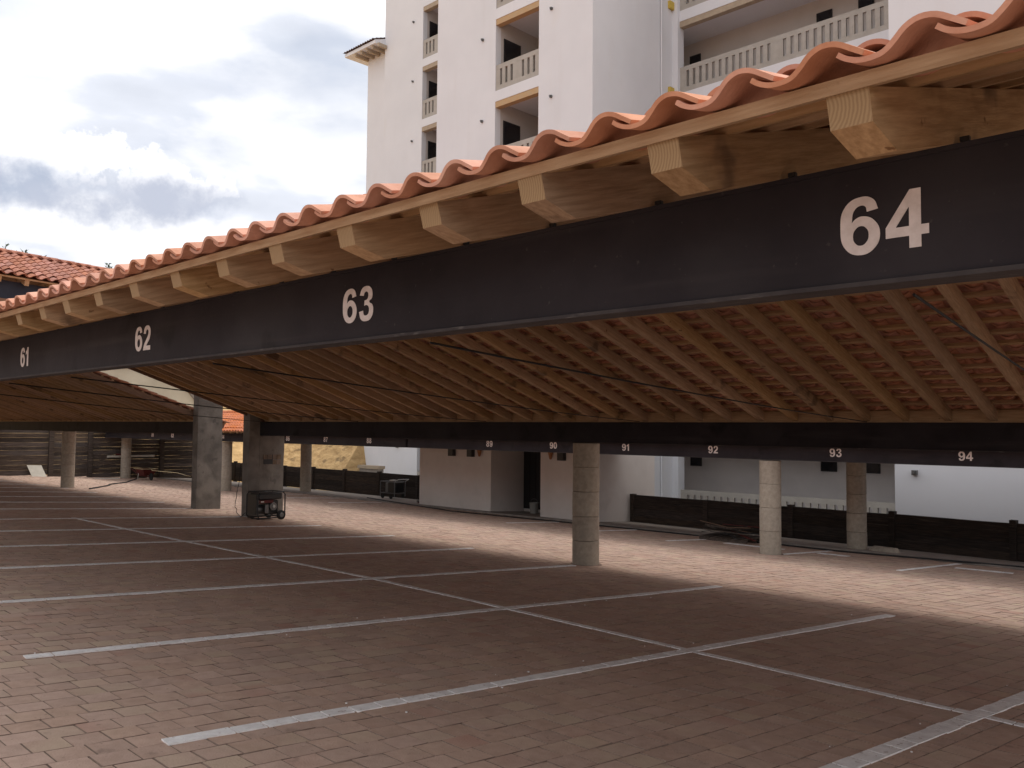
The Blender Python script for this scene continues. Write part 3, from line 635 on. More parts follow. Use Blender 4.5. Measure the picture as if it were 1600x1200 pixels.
# tiles of the slope that faces the viewer: the ones in sight are separate pieces
def seen(i, j):
    y = (hy1 - i * TW) if frA[1][3] > 5 else hy0 + i * TW
    return 4.6 < y < 9.0
TM['tile_aged'] = tile_mesh(M['tile_aged'], 'roof_tile_aged')
tile_slope(HX, frA, ncolh, 9, 'tile_aged', single=seen, tp=0.273)
tile_slope(HX, frB2, ncolh, 9, 'tile_aged', tp=0.273)
for fr in (frA, frB2):
    mtx = fr @ Matrix.Translation((0, 0, -0.02))
    q = MB(); q.box(0, L_h, 0.05, run - 0.02, -0.03, 0.0); o = q.build('roof_boarding', M['wood_x'], HX); o.matrix_local = mtx
    q = MB(); q.box(-0.04, 0.04, 0.07, run - 0.05, -0.15, -0.032); rmm = q.mesh('rafter', [M['wood_y']])
    for i in range(int(L_h / 0.5)):
        o = link('rafter', rmm, HX, mtx @ Matrix.Translation((0.25 + i * 0.5, 0, 0)))
q = MB(); pr = [(0, 0.10 * math.cos(math.pi * i / 8), 0.075 * math.sin(math.pi * i / 8)) for i in range(9)]
q.prism(pr, (0, 0, 0), (0.40, 0, 0)); rcm = q.mesh('ridge_tile', M['tile_aged'], smooth=True)
k_ = 0
while k_ * 0.36 < L_h:
    y = hy0 + k_ * 0.36; o = link('ridge_tile', rcm, HX); o.location = (-uR, y, zE(y) + (uR - uE) * hs_ + 0.02); o.rotation_euler = (0, 0.03, math.radians(90)); k_ += 1
def sloped(u0, u1, y0, y1, a0, a1, name, mt):
    q = MB(); q.hexa([(-u1, y0, zE(y0) + a0), (-u0, y0, zE(y0) + a0), (-u0, y1, zE(y1) + a0), (-u1, y1, zE(y1) + a0), (-u1, y0, zE(y0) + a1), (-u0, y0, zE(y0) + a1), (-u0, y1, zE(y1) + a1), (-u1, y1, zE(y1) + a1)])
    return q.build(name, M[mt], HX)
sloped(19.33, 19.45, hy0, hy1, -0.46, -0.09, 'eave_beam', 'bluesteel'); sloped(19.29, 19.47, hy0, hy1, -0.55, -0.461, 'timber_plate', 'verge')
sloped(23.27, 23.39, hy0, hy1, -0.46, -0.09, 'eave_beam', 'bluesteel'); sloped(uR - 0.06, uR + 0.06, hy0, hy1, 0.35, 0.66, 'ridge_beam', 'bluesteel')
for y in (1.2, 11.2):
    for (a_, b_) in ((19.46, 21.29), (21.43, 23.26)): sloped(a_, b_, y, y + 0.12, -0.40, -0.12, 'cross_beam', 'bluesteel')
for u in (19.40, 23.33):
    q = MB(); q.box(-u - 0.1, -u + 0.1, 1.1, 1.3, G(1.2) - 0.05, zE(1.2) - 0.56); q.build('post', M['bluesteel'], HX)

# tie cables under the roofs (each runs from the front beam to the rear beam)
cab = [((3.15, 2.68, 0.405), (4.49, 11.09, 0.13), .006), ((0.94, 2.68, 0.41), (1.9, 11.09, 0.13), .0048), ((5.31, 2.68, 0.405), (8.02, 11.09, 0.13), .006), ((7.84, 2.68, 0.405), (11.45, 11.09, 0.13), .006), ((9.51, 2.68, 0.405), (15.39, 11.09, 0.13), .007), ((11.6, 2.68, 0.405), (18.9, 11.09, 0.10), .007)]
desc = ['second black tie cable from the right under the near roof', 'rightmost black tie cable under the near roof', 'black tie cable rising toward the 63 on the beam', 'black tie cable that starts left of the 62 on the beam', 'black tie cable crossing in front of the left square column', 'lowest black tie cable in front of the left carport']
for (a_, b_, r_), dsc in zip(cab, desc):
    q = MB(); P = []
    for i in range(13):
        t_ = i / 12; P.append((-(a_[0] + (b_[0] - a_[0]) * t_), a_[1] + (b_[1] - a_[1]) * t_, a_[2] + (b_[2] - a_[2]) * t_ - 0.05 * 4 * t_ * (1 - t_) * 0.5))
    q.tube(P, r_, 6); tag(q.build('tie_cable', M['cable'], smooth=True), dsc, 'cable', 'tie cables under the near carport')

# ------------------------------------------------------------------ white apartment building
B = thing('apartment_building', 'tall white plastered apartment building with grey balcony balustrades', 'building')
P0, ST = 12.44, 3.11                       # floor line of one storey, storey height
levels = [P0 + ST * k_ for k_ in range(-5, 4)]; ZB, ZT = -4.6, P0 + ST * 4 - 0.2
def wall_with_openings(u0, u1, y, cols, name='wall', thick=0.28, top=2.71):
    """front wall on plane y; cols = openings (ua, ub) repeated on every storey from floor line to +top"""
    q = MB(); edges = [u0] + [e_ for c_ in cols for e_ in c_] + [u1]
    for i in range(0, len(edges), 2):
        if edges[i + 1] - edges[i] > 0.01: q.box(-edges[i], -edges[i + 1], y, y + thick, ZB, ZT)
    for (a_, b_) in cols:
        zprev = ZB
        for lv in levels: q.box(-a_, -b_, y, y + thick, zprev, lv); zprev = lv + top
        q.box(-a_, -b_, y, y + thick, zprev, ZT)
    return q.build(name, M['plaster'], B)
def balcony(ua, ub, y, depth, slots_groups, lintel, top=2.71, thick=0.28, detail=(), side_win=True, back_wins=(), backdoor=None, widen=0.0):
    # side and back walls, floors, ceilings
    q = MB(); x0, x1 = -ub, -ua; wx = widen
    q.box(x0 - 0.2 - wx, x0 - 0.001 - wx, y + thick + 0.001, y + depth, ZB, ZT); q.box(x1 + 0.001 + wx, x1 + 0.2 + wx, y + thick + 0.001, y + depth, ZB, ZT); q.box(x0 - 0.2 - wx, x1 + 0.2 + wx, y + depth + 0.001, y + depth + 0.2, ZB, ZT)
    q.build('balcony_wall', M['plaster_shade'], B)
    q = MB(); q.box(x0 - wx, x1 + wx, y + thick + 0.001, y + depth - 0.001, -0.36, -0.02); sm = q.mesh('balcony_slab', M['plaster'])
    for lv in levels: link('balcony_slab', sm, B).location.z = lv
    q = MB(); lm = MB(); lm.box(x0 + 0.001, x1 - 0.001, y + 0.015, y + thick - 0.02, 0, 0.215); lm = lm.mesh('lintel', M[lintel])
    # balustrade
    nt_ = sum(slots_groups); W = ub - ua; pitch = 0.27; sw = 0.115
    xs = []; gapc = W / 2
    if len(slots_groups) == 2:
        ga = slots_groups[0]; mid = 0.30
        used = nt_ * pitch + mid; m0 = (W - used) / 2
        x = x0 + m0
        for gi, gn in enumerate(slots_groups):
            for k_ in range(gn): xs.append(x + pitch / 2); x += pitch
            x += mid
    else:
        m0 = (W - nt_ * pitch) / 2; xs = [x0 + m0 + pitch * (k_ + .5) for k_ in range(nt_)]
    hR = 0.97; zb, zt = 0.19, 0.80
    rail = MB(); rail.box(x0 + 0.001, x1 - 0.001, y + 0.03, y + 0.12, 0.0, zb); rail.box(x0 + 0.001, x1 - 0.001, y + 0.03, y + 0.12, zt, hR)
    bal = []; prev = x0 + 0.001
    for x in xs + [None]:
        e_ = (x - sw / 2) if x is not None else x1 - 0.001
        bal.append((prev, e_)); prev = (x + sw / 2) if x is not None else None
    rm = rail.mesh('railing', M['railing']); rj = MB(); rj.v = list(rail.v); rj.f = list(rail.f); rj.m = list(rail.m)
    for (a_, b_) in bal: rj.box(a_, b_, y + 0.032, y + 0.118, zb, zt)
    rj = rj.mesh('railing_whole', M['railing']); bms = {}
    for k_, lv in enumerate(levels):
        o = link('lintel', lm, B); o.location.z = lv + top - 0.217
        if k_ - 5 in detail:
            r_ = link('railing', rm, B); r_.location.z = lv + 0.002
            for (a_, b_) in bal:
                w = round(b_ - a_, 3)
                if w not in bms: bb = MB(); bb.box(-w / 2, w / 2, y + 0.032, y + 0.118, zb, zt); bms[w] = bb.mesh('baluster', M['railing'])
                p = link('baluster', bms[w], r_); p.location = ((a_ + b_) / 2, 0, 0)
        else:
            r_ = link('railing', rj, B); r_.location.z = lv + 0.002
        if side_win:
            w_ = MB(); w_.box(x0, x0 + 0.03, y + 0.42, y + 1.32, lv + 0.05, lv + 2.12); f_ = w_.build('window', M['void'], B)
            p_ = MB(); p_.box(x0 + 0.03, x0 + 0.036, y + 0.46, y + 1.28, lv + 0.1, lv + 2.08); p_.build('pane', M['glass'], f_)
        for (a_, b_, z0_, z1_) in back_wins:
            w_ = MB(); w_.box(-b_, -a_, y + depth - 0.05, y + depth, lv + z0_, lv + z1_); f_ = w_.build('window', M['void'], B)
            p_ = MB(); p_.box(-b_ + 0.04, -a_ - 0.04, y + depth - 0.056, y + depth - 0.05, lv + z0_ + 0.04, lv + z1_ - 0.04); p_.build('pane', M['glass'], f_)
YN, YRc, YFw = 22.1, 26.9, 27.7
wall_with_openings(17.9, 25.78, YN, [(20.33, 22.50)], 'wall')
q = MB(); q.box(-17.901, -18.18, YN + 0.281, YRc - 0.001, ZB, ZT); q.box(-25.5, -25.78, YN + 0.281, YFw - 0.001, ZB, ZT); q.build('side_wall', M['plaster'], B)
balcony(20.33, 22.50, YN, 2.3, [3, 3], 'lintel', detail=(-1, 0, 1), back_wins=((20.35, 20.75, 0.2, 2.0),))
wall_with_openings(8.27, 17.9 + 0.28, YRc, [(9.95, 17.66)], 'recessed_wall')
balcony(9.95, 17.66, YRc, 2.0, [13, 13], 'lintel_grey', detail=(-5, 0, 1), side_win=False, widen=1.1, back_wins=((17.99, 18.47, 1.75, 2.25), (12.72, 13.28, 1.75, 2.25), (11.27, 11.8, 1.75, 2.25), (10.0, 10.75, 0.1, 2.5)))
wall_with_openings(25.9, 36.6, YFw, [(31.3, 33.47)], 'far_wall')
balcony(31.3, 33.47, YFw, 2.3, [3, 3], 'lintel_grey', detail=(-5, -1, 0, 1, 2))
q = MB(); q.box(-36.6, -36.32, YFw + 0.281, 40, ZB, ZT); q.build('end_wall', M['plaster'], B)
q = MB(); q.box(8, -8.27, YN, YN + 0.28, ZB, ZT); q.box(-8.0, -8.268, YN + 0.281, YRc + 0.27, ZB, ZT); q.build('east_wall', M['plaster'], B)
q = MB(); q.box(-36.6, 8, YN + 6, 40, ZT + 0.001, ZT + 0.3); q.box(-25.78, -17.9, YN, YN + 5.99, ZT + 0.001, ZT + 0.3); q.box(-8.27, 8, YN, YN + 5.99, ZT + 0.001, ZT + 0.3); q.build('roof', M['tile'], B)
# lower block at the left end with its tiled eave
sc2 = 1.02
zE2 = 20.25
q = MB(); q.box(-38.5, -36.601, 28.0, 38, ZB, zE2); q.build('lower_block', M['plaster'], B)
q = MB(); q.hexa([(-39.35, 27.05, zE2 + 0.02), (-36.61, 27.05, zE2 + 0.02), (-36.61, 38, zE2 + 0.12), (-39.35, 38, zE2 + 0.12), (-39.35, 27.05, zE2 + 0.20), (-36.61, 27.05, zE2 + 0.20), (-36.61, 38, zE2 + 4.2), (-39.35, 38, zE2 + 4.2)]); q.build('eave_soffit', M['plaster'], B)
for k_ in range(5):
    q = MB(); q.box(-38.55 + k_ * 0.5, -38.42 + k_ * 0.5, 27.15, 28.1, zE2 - 0.16, zE2 + 0.019); q.build('bracket', M['lintel_grey'], B)
fr_ = frame((-39.4, 26.98, zE2 + 0.21), (1, 0, 0), (0, 1, 0.36))
tile_slope(B, fr_, 13, 6, 'tile_old', single=lambda i, j: j == 0)
# wall lamps on the facade
def wall_lamp(u, y, z, parent=B, s=1.0):
    q = MB(); q.box(-u - 0.06 * s, -u + 0.06 * s, y - 0.10 * s, y - 0.001, z - 0.06 * s, z + 0.06 * s); q.box(-u - 0.03 * s, -u + 0.03 * s, y - 0.16 * s, y - 0.10 * s, z - 0.02, z + 0.05 * s)
    return q.build('wall_lamp', M['grey'], parent)
for lv in levels[3:]:
    wall_lamp(23.17, YN, lv + 2.13, s=.7); wall_lamp(19.72, YN, lv + 2.17, s=.7); wall_lamp(34.2, YFw, lv + 2.15, s=.7)
wall_lamp(7.78, YN, -0.98); wall_lamp(35.0, YFw, -0.95)
q = MB(); q.tube([(-17.84, YN + 3.9, ZB), (-17.84, YN + 3.9, ZT)], 0.03, 8); q.build('drain_pipe', M['plaster'], B)
q = MB(); q.box(-17.66, -17.9, YRc - 0.12, YRc - 0.001, ZB, ZT); q.build('pilaster', M['plaster'], B)
for z_ in (15.6, 12.35):
    q = MB(); q.box(-17.90, -17.80, YRc - 0.40, YRc - 0.125, z_, z_ + 0.28); q.build('foam_patch', M['foam'], B)
# low capped wall stub left of the building
W = thing('garden_wall', 'short capped cement wall stub at the left foot of the white building', 'wall')
q = MB(); q.box(-34.5, -32.95, 25.0, 25.25, -4.6, -1.95); q.build('wall_body', M['kerb'], W)
q = MB(); q.box(-34.6, -32.9, 24.95, 25.3, -1.949, -1.80); q.build('coping', M['lintel_grey'], W)

# ------------------------------------------------------------------ flat-roofed utility shed
S = thing('utility_shed', 'low off-white plastered utility shed with an open doorway behind carport 89 and 90', 'shed')
zs = G(19.1) - 0.05; zt = 0.02
q = MB(); q.box(-22.9, -19.45, 19.08, 19.33, zs, zt); q.box(-22.9, -22.65, 19.331, 22.0, zs, zt); q.build('wall', M['plaster_shed'], S)
q = MB(); q.box(-17.36, -15.35, 19.08, 19.33, zs, zt); q.box(-15.6, -15.35, 19.331, 22.0, zs, zt); q.build('wall', M['plaster_shed'], S)
q = MB(); q.box(-19.7, -19.45, 19.331, 20.6, zs, zt); q.box(-17.36, -17.1, 19.331, 20.6, zs, zt); q.box(-19.7, -17.1, 20.601, 20.8, zs, zt); q.build('doorway_wall', M['plaster_shed'], S)
q = MB(); q.box(-22.9, -15.35, 19.0, 22.0, zt + 0.001, zt + 0.12); q.build('roof', M['kerb'], S)
d = MB(); d.box(-19.42, -18.35, 20.54, 20.598, zs + 0.1, zs + 2.0); door = d.build('door', M['void'], S)
for k_ in range(4):
    d = MB(); d.box(-19.38 + k_ * 0.26, -19.16 + k_ * 0.26, 20.525, 20.539, zs + 0.16, zs + 1.92); d.build('door_panel', M['black'], door)
d = MB(); d.tube([(-18.45, 20.50, zs + 1.0), (-18.45, 20.50, zs + 1.15)], 0.012, 6); d.build('handle', M['grey'], door)
d = MB(); d.box(-17.85, -17.40, 20.56, 20.599, zs + 0.1, zs + 2.0); d.build('door', M['void'], S)
for u in (21.2, 20.3, 16.48):
    q = MB(); q.box(-u - 0.11, -u + 0.11, 18.93, 19.079, -0.90, -0.62); q.build('vent_box', M['black'], S)
for u in (19.9, 16.9):
    q = MB(); q.tube([(-u, 19.0, -0.88), (-u, 19.0, -0.66)], [0.03, 0.085], 10); o = q.build('wall_lamp', M['amber'], S)

# bucket and sack in the doorway
q = MB(); q.lathe([(0.12, 0), (0.15, 0.32), (0.155, 0.33), (0.14, 0.33), (0.11, 0.03)], 0, 0, 18); o = q.build('bucket', M['bucket'], smooth=True); o.location = (-18.55, 20.1, G(20.1) + 0.03)
h_ = MB(); h_.tube([(0.15 * math.cos(a_), 0, 0.33 + 0.12 * math.sin(a_)) for a_ in [math.pi * i / 8 for i in range(9)]], 0.006, 5); h_.build('handle', M['grey'], o)
tag(o, 'dusty grey bucket standing in the shed doorway', 'bucket')
q = MB(); V = []; n_ = 12
prof_ = [(0.20, 0), (0.24, 0.12), (0.22, 0.3), (0.17, 0.45), (0.07, 0.55), (0.09, 0.62), (0.02, 0.63)]
q.lathe(prof_, 0, 0, n_); q.v = [(x * (1 + random.uniform(-.12, .12)), y * (1 + random.uniform(-.12, .12)), z) for x, y, z in q.v]
o = q.build('sack', M['concrete'], smooth=True); o.location = (-18.0, 20.2, G(20.2) + 0.03); tag(o, 'dark tied sack slumped beside the bucket in the shed doorway', 'sack')

# ------------------------------------------------------------------ fences of dark sleepers
def fence_line(u): return 20.0 + 0.045 * u
def fence(name, label, u0, u1, height, rows=4, bay=2.42):
    T = thing(name, label, 'fence'); n_ = max(1, round((u1 - u0) / bay)); w = (u1 - u0) / n_
    ang = math.atan(0.045)
    pm = MB(); pm.box(-0.065, 0.065, 0.045, 0.2, -0.1, height + 0.03); pmm = pm.mesh('post', M['oldwood'])
    for k_ in range(n_ + 1):
        u = u0 + k_ * w; y = fence_line(u); o = link('post', pmm, T); o.location = (-u, y - 0.09, G(y)); o.rotation_euler = (0, random.uniform(-.01, .01), -ang); o.scale.z = random.uniform(0.97, 1.05)
    h = height / rows; meshes = []
    for v_ in range(4):
        q = MB(); n2 = 6; V = []; F = []
        for i in range(n2 + 1):
            x = -w / 2 + w * i / n2; z0 = random.uniform(0, .003); z1 = h - random.uniform(0.001, .006); t_ = random.uniform(0, .008)
            V += [(x, -t_, z0), (x, 0.09, z0), (x, 0.09, z1), (x, -t_, z1)]
        for i in range(n2):
            for q_ in range(4): F.append((i * 4 + q_, i * 4 + (q_ + 1) % 4, i * 4 + 4 + (q_ + 1) % 4, i * 4 + 4 + q_))
        F += [(3, 2, 1, 0), (n2 * 4, n2 * 4 + 1, n2 * 4 + 2, n2 * 4 + 3)]
        q.add(V, F); meshes.append(q.mesh('plank', M['oldwood']))
    for k_ in range(n_):
        for r_ in range(rows):
            u = u0 + (k_ + .5) * w; y = fence_line(u); o = link('plank', random.choice(meshes), T); o.location = (-u, y + random.uniform(0, .012), G(y) + r_ * h); o.rotation_euler.z = -ang; o.rotation_euler.y = random.uniform(-.004, .004)
    return T
fence('sleeper_fence', 'low black sleeper fence to the right of the utility shed', 0.2, 15.2, 0.80)
fence('sleeper_fence', 'low black sleeper fence to the left of the utility shed', 23.0, 43.2, 0.92)
# tall weathered board wall at the left end
T = thing('board_wall', 'tall wall of weathered horizontal boards closing the left end of the lot', 'wall')
wy = [10.4, 13.8, 15.5, 17.1, 18.9, 21.6]
def wall_u(y): return 42.6 + 0.0 * (y - 10)
for k_, y in enumerate(wy):
    q = MB(); q.box(-0.05, 0.10, -0.1, 0.1, -0.1, 2.25); o = q.build('post', M['oldwood_wall'], T); o.location = (-wall_u(y) + 0.04, y, G(y))
for k_ in range(len(wy) - 1):
    a_, b_ = wy[k_], wy[k_ + 1]; z = 0.0
    while z < 2.1:
        h = random.uniform(0.14, 0.24); q = MB(); n2 = 5; V = []; F = []; ln = b_ - a_ - 0.02
        for i in range(n2 + 1):
            y = -ln / 2 + ln * i / n2; z1 = h - random.uniform(.001, .008); t_ = random.uniform(0, .012)
            V += [(t_, y, 0), (-0.06, y, 0), (-0.06, y, z1), (t_, y, z1)]
        for i in range(n2):
            for q_ in range(4): F.append((i * 4 + q_, i * 4 + 4 + q_, i * 4 + 4 + (q_ + 1) % 4, i * 4 + (q_ + 1) % 4))
        F += [(0, 1, 2, 3), (n2 * 4 + 3, n2 * 4 + 2, n2 * 4 + 1, n2 * 4)]
        q.add(V, F); o = q.build('board', M['oldwood_wall'], T); ym = (a_ + b_) / 2
        o.location = (-wall_u(ym) + random.uniform(-.008, .008), ym, G(ym) + z); z += h

# ------------------------------------------------------------------ hillside wall, lamp, pines
T = thing('retaining_wall', 'cream hillside retaining wall with grey and white curving parapet seen through the roof gap', 'wall')
pts = [(50.5, 6, 3.3), (50.5, 14, 3.35), (50.2, 19, 3.3), (50, 21.0, 3.2), (50, 22.4, 3.08), (50, 23.1, 2.6), (50, 23.75, 1.95), (50, 24.3, 1.3), (50, 25.0, 0.4)]
def ribbon(name, mt, z0f, z1f, off, thick):
    q = MB(); V = []; F = []
    for (u, y, z) in pts: V += [(-u + off, y, z0f(z)), (-u + off - thick, y, z0f(z)), (-u + off - thick, y, z1f(z)), (-u + off, y, z1f(z))]
    for i in range(len(pts) - 1):
        for q_ in range(4): F.append((i * 4 + q_, i * 4 + 4 + q_, i * 4 + 4 + (q_ + 1) % 4, i * 4 + (q_ + 1) % 4))
    F += [(0, 1, 2, 3), ((len(pts) - 1) * 4 + 3, (len(pts) - 1) * 4 + 2, (len(pts) - 1) * 4 + 1, (len(pts) - 1) * 4)]
    q.add(V, F); return q.build(name, M[mt], T)
ribbon('wall_face', 'cream', lambda z: -3.5, lambda z: z, 0, 0.3)
ribbon('parapet_base', 'kerb', lambda z: z + 0.001, lambda z: z + 0.32, 0.06, 0.35)
ribbon('parapet', 'plaster', lambda z: z + 0.321, lambda z: z + 0.62, 0.02, 0.2)
ribbon('guard_rail', 'grey', lambda z: z + 0.78, lambda z: z + 0.9, -0.1, 0.05)
T = thing('floodlight', 'small black floodlight box on the curving parapet', 'lamp')
q = MB(); q.box(-49.6, -49.2, 21.6, 22.3, 3.0, 3.35); q.build('housing', M['black'], T)
q = MB(); q.tube([(-49.7, 21.95, 3.3), (-49.9, 21.95, 3.55)], 0.03, 6); q.build('bracket', M['black'], T)
tl = ['pine tip at the far left edge above the tall tiled roof', 'second pine tip from the left above the tall tiled roof', 'third pine tip from the left above the tall tiled roof', 'fourth pine tip from the left above the tall tiled roof', 'lone pine tip near where the two roofs cross', 'smallest pine tip just right of the lone one']
for (y, zt_), lb in zip([(16.4, 11.15), (16.97, 10.8), (17.5, 10.9), (18.5, 10.7), (22.62, 10.85), (23.4, 10.45)], tl):
    T = thing('pine_tree', lb, 'tree', 'pines on the hill behind the roofs'); T.location = (-60, y, 2.0)
    q = MB(); q.tube([(0, 0, 0), (0.05, 0.02, zt_ * 0.4), (0, 0, zt_ - 2.1)], [0.22, 0.14, 0.02], 7); q.build('trunk', M['bark'], T)
    q = MB(); H = zt_ - 2.0
    for k_ in range(420):
        t_ = random.random() ** 0.7; z = 1.6 + (H - 1.6) * t_; R_ = (1 - t_) * 1.6 + 0.12; a_ = random.uniform(0, 6.28); rr = R_ * math.sqrt(random.random())
        c = Vector((rr * math.cos(a_), rr * math.sin(a_), z)); l_ = random.uniform(0.12, 0.3)
        d1 = Vector((math.cos(a_) * 0.7, math.sin(a_) * 0.7, random.uniform(0.2, 0.9))).normalized() * l_; d2 = d1.cross(Vector((random.random(), random.random(), random.random()))).normalized() * l_ * 0.3
        q.add([c - d2, c + d2, c + d1], [(0, 1, 2)])
    q.build('crown', M['needles'], T)

# ------------------------------------------------------------------ things standing about
# generator against the right square column
T = thing('generator', 'black portable generator with wheels standing against the square concrete column', 'generator')
gx, gy, gz = -18.95, 10.5, G(10.9)       # corner: x from gx.. (towards +x), y from gy
W_, D_, H_ = 0.50, 0.72, 0.60
def rr_loop(x): return [(x, gy + p, gz + 0.05 + q_) for p, q_ in ((0.06, 0), (D_ - 0.06, 0), (D_, 0.06), (D_, H_ - 0.06), (D_ - 0.06, H_), (0.06, H_), (0, H_ - 0.06), (0, 0.06))]
for x in (gx, gx + W_):
    q = MB(); q.tube(rr_loop(x), 0.016, 8, closed=True); q.build('frame_tube', M['black'], T, smooth=True)
q = MB()
for p, q_ in ((0.03, H_), (D_ - 0.03, H_), (0.03, 0), (D_ - 0.03, 0)): q.tube([(gx, gy + p, gz + 0.05 + q_), (gx + W_, gy + p, gz + 0.05 + q_)], 0.014, 6)
q.build('cross_tube', M['black'], T)
q = MB(); q.box(gx + 0.04, gx + W_ - 0.04, gy + 0.05, gy + D_ - 0.05, gz + 0.47, gz + 0.63); tk = q.build('fuel_tank', M['black'], T, bevel=0.03)
q = MB(); q.lathe([(0.035, 0), (0.035, 0.03)], gx + 0.25, gy + 0.36, 12, z=gz + 0.631); q.build('fuel_cap', M['grey'], tk)
q = MB(); q.box(gx + 0.08, gx + 0.40, gy + 0.30, gy + 0.60, gz + 0.12, gz + 0.45); en = q.build('engine', M['black'], T, bevel=0.02)
q = MB(); q.wheel((gx + 0.43, gy + 0.44, gz + 0.31), 0.10, 0.06, 'x', 20); q.build('recoil_starter', M['grey'], en)
q = MB(); q.wheel((gx + 0.47, gy + 0.44, gz + 0.31), 0.04, 0.03, 'x', 12); q.build('starter_hub', M['silver'], en)
q = MB(); q.box(gx + 0.405, gx + 0.46, gy + 0.22, gy + 0.31, gz + 0.16, gz + 0.36); q.build('air_filter', M['grey'], en)
q = MB(); q.tube([(gx + 0.25, gy + 0.06, gz + 0.24), (gx + 0.25, gy + 0.29, gz + 0.24)], 0.11, 16); q.build('alternator', M['grey'], T)
q = MB(); q.box(gx + 0.46, gx + 0.485, gy + 0.06, gy + 0.42, gz + 0.40, gz + 0.47); pn = q.build('control_panel', M['red'], T)
q = MB(); q.box(gx + 0.486, gx + 0.492, gy + 0.09, gy + 0.17, gz + 0.42, gz + 0.45); q.build('outlet', M['silver'], pn)
q = MB(); q.box(gx + 0.05, gx + 0.45, gy - 0.012, gy + 0.0, gz + 0.14, gz + 0.60); q.build('end_panel', M['black'], T)
for x in (gx - 0.03, gx + W_ + 0.04):
    q = MB(); q.wheel((x, gy + 0.60, gz + 0.11), 0.11, 0.06, 'x', 22); w_ = q.build('wheel', M['rubber'], T, smooth=True)
    q = MB(); q.wheel((x + 0.02, gy + 0.60, gz + 0.11), 0.055, 0.04, 'x', 16); q.build('rim', M['grey'], w_)
q = MB(); q.box(gx + 0.1, gx + 0.16, gy + 0.06, gy + 0.10, gz, gz + 0.06); q.box(gx + 0.36, gx + 0.42, gy + 0.06, gy + 0.10, gz, gz + 0.06); q.build('foot', M['rubber'], T)
# cord from the generator
def cord(name, label, pts_, r, mt):
    q = MB(); P = []
    for i in range(len(pts_) - 1):
        a_, b_ = Vector(pts_[i]), Vector(pts_[i + 1])
        for k_ in range(6): P.append(a_.lerp(b_, k_ / 6) + Vector((random.uniform(-.02, .02), random.uniform(-.02, .02), 0)) * (1 if abs(a_.z - b_.z) < .3 else 0.4))
    P.append(Vector(pts_[-1])); q.tube(P, r, 5, closed=False); return tag(q.build(name, M[mt], smooth=True), label, 'cable')
cord('power_cord', 'thin cord hanging from the square column beside the generator', [(-19.62, 10.70, -0.9), (-19.75, 10.70, -1.5), (-20.0, 10.75, -1.95), (-19.9, 10.8, G(10.8) + 0.01), (-19.3, 10.55, G(10.55) + 0.012), (-18.98, 10.6, G(10.6) + 0.2)], 0.008, 'cable')
cord('ground_cable', 'long dark cable snaking over the paving from the wheelbarrow to the left edge', [(-31.7, 11.58, G(11.58) + 0.015), (-34.4, 13.28, G(13.28) + 0.015), (-35.2, 13.6, G(13.6) + 0.015), (-37.0, 14.94, G(14.94) + 0.015), (-39.6, 16.3, G(16.3) + 0.015), (-41.5, 17.31, G(17.31) + 0.015)], 0.035, 'cable')
cord('ground_hose', 'dark hose lying along the foot of the black fence and shed', [(-4.0, 18.9, G(18.9) + 0.05), (-8.0, 18.3, G(18.3) + 0.02), (-12.5, 18.45, G(18.45) + 0.02), (-16, 18.2, G(18.2) + 0.02), (-20, 17.9, G(17.9) + 0.02), (-24, 18.7, G(18.6) + 0.05), (-26, 19.2, G(19.2) + 0.06)], 0.018, 'cable')
cord('rope', 'pale yellow rope stretched low between the left square column and the wheelbarrow', [(-22.36, 10.74, -1.35), (-28, 13.0, -1.55), (-36, 15.6, -1.86), (-38.6, 16.7, -1.92)], 0.007, 'hose')

# welding cart beside the fence
T = thing('tool_cart', 'grey tubular tool cart parked against the black fence left of the shed', 'cart'); cx, cy = -26.4, 20.1; cz = G(20.1) + 0.03
q = MB()
for (dx, dy) in ((0, 0), (0.85, 0), (0, 0.5), (0.85, 0.5)): q.tube([(cx + dx, cy + dy, cz + 0.08), (cx + dx, cy + dy, cz + 0.62)], 0.018, 6)
for z in (0.2, 0.62): q.tube([(cx, cy, cz + z), (cx + 0.85, cy, cz + z), (cx + 0.85, cy + 0.5, cz + z), (cx, cy + 0.5, cz + z)], 0.018, 6, closed=True)
q.build('frame', M['grey'], T)
q = MB(); q.box(cx + 0.38, cx + 0.84, cy + 0.05, cy + 0.45, cz + 0.22, cz + 0.60); q.build('motor_box', M['black'], T, bevel=0.02)
q = MB(); q.tube([(cx + 0.2, cy + 0.25, cz + 0.22), (cx + 0.2, cy + 0.25, cz + 0.56)], 0.13, 12); q.build('tank', M['grey'], T)
q = MB(); q.tube([(cx + 0.85, cy, cz + 0.62), (cx + 1.05, cy, cz + 0.72), (cx + 1.05, cy + 0.5, cz + 0.72), (cx + 0.85, cy + 0.5, cz + 0.62)], 0.016, 6); q.build('handle', M['silver'], T)
q = MB(); q.box(cx + 0.42, cx + 0.66, cy + 0.1, cy + 0.3, cz + 0.64, cz + 0.68); q.build('lid', M['silver'], T)
for (dx, dy) in ((0.18, -0.03), (0.68, -0.03), (0.18, 0.53), (0.68, 0.53)):
    q = MB(); q.wheel((cx + dx, cy + dy, cz + 0.09), 0.09, 0.05, 'y', 16); q.build('wheel', M['rubber'], T)
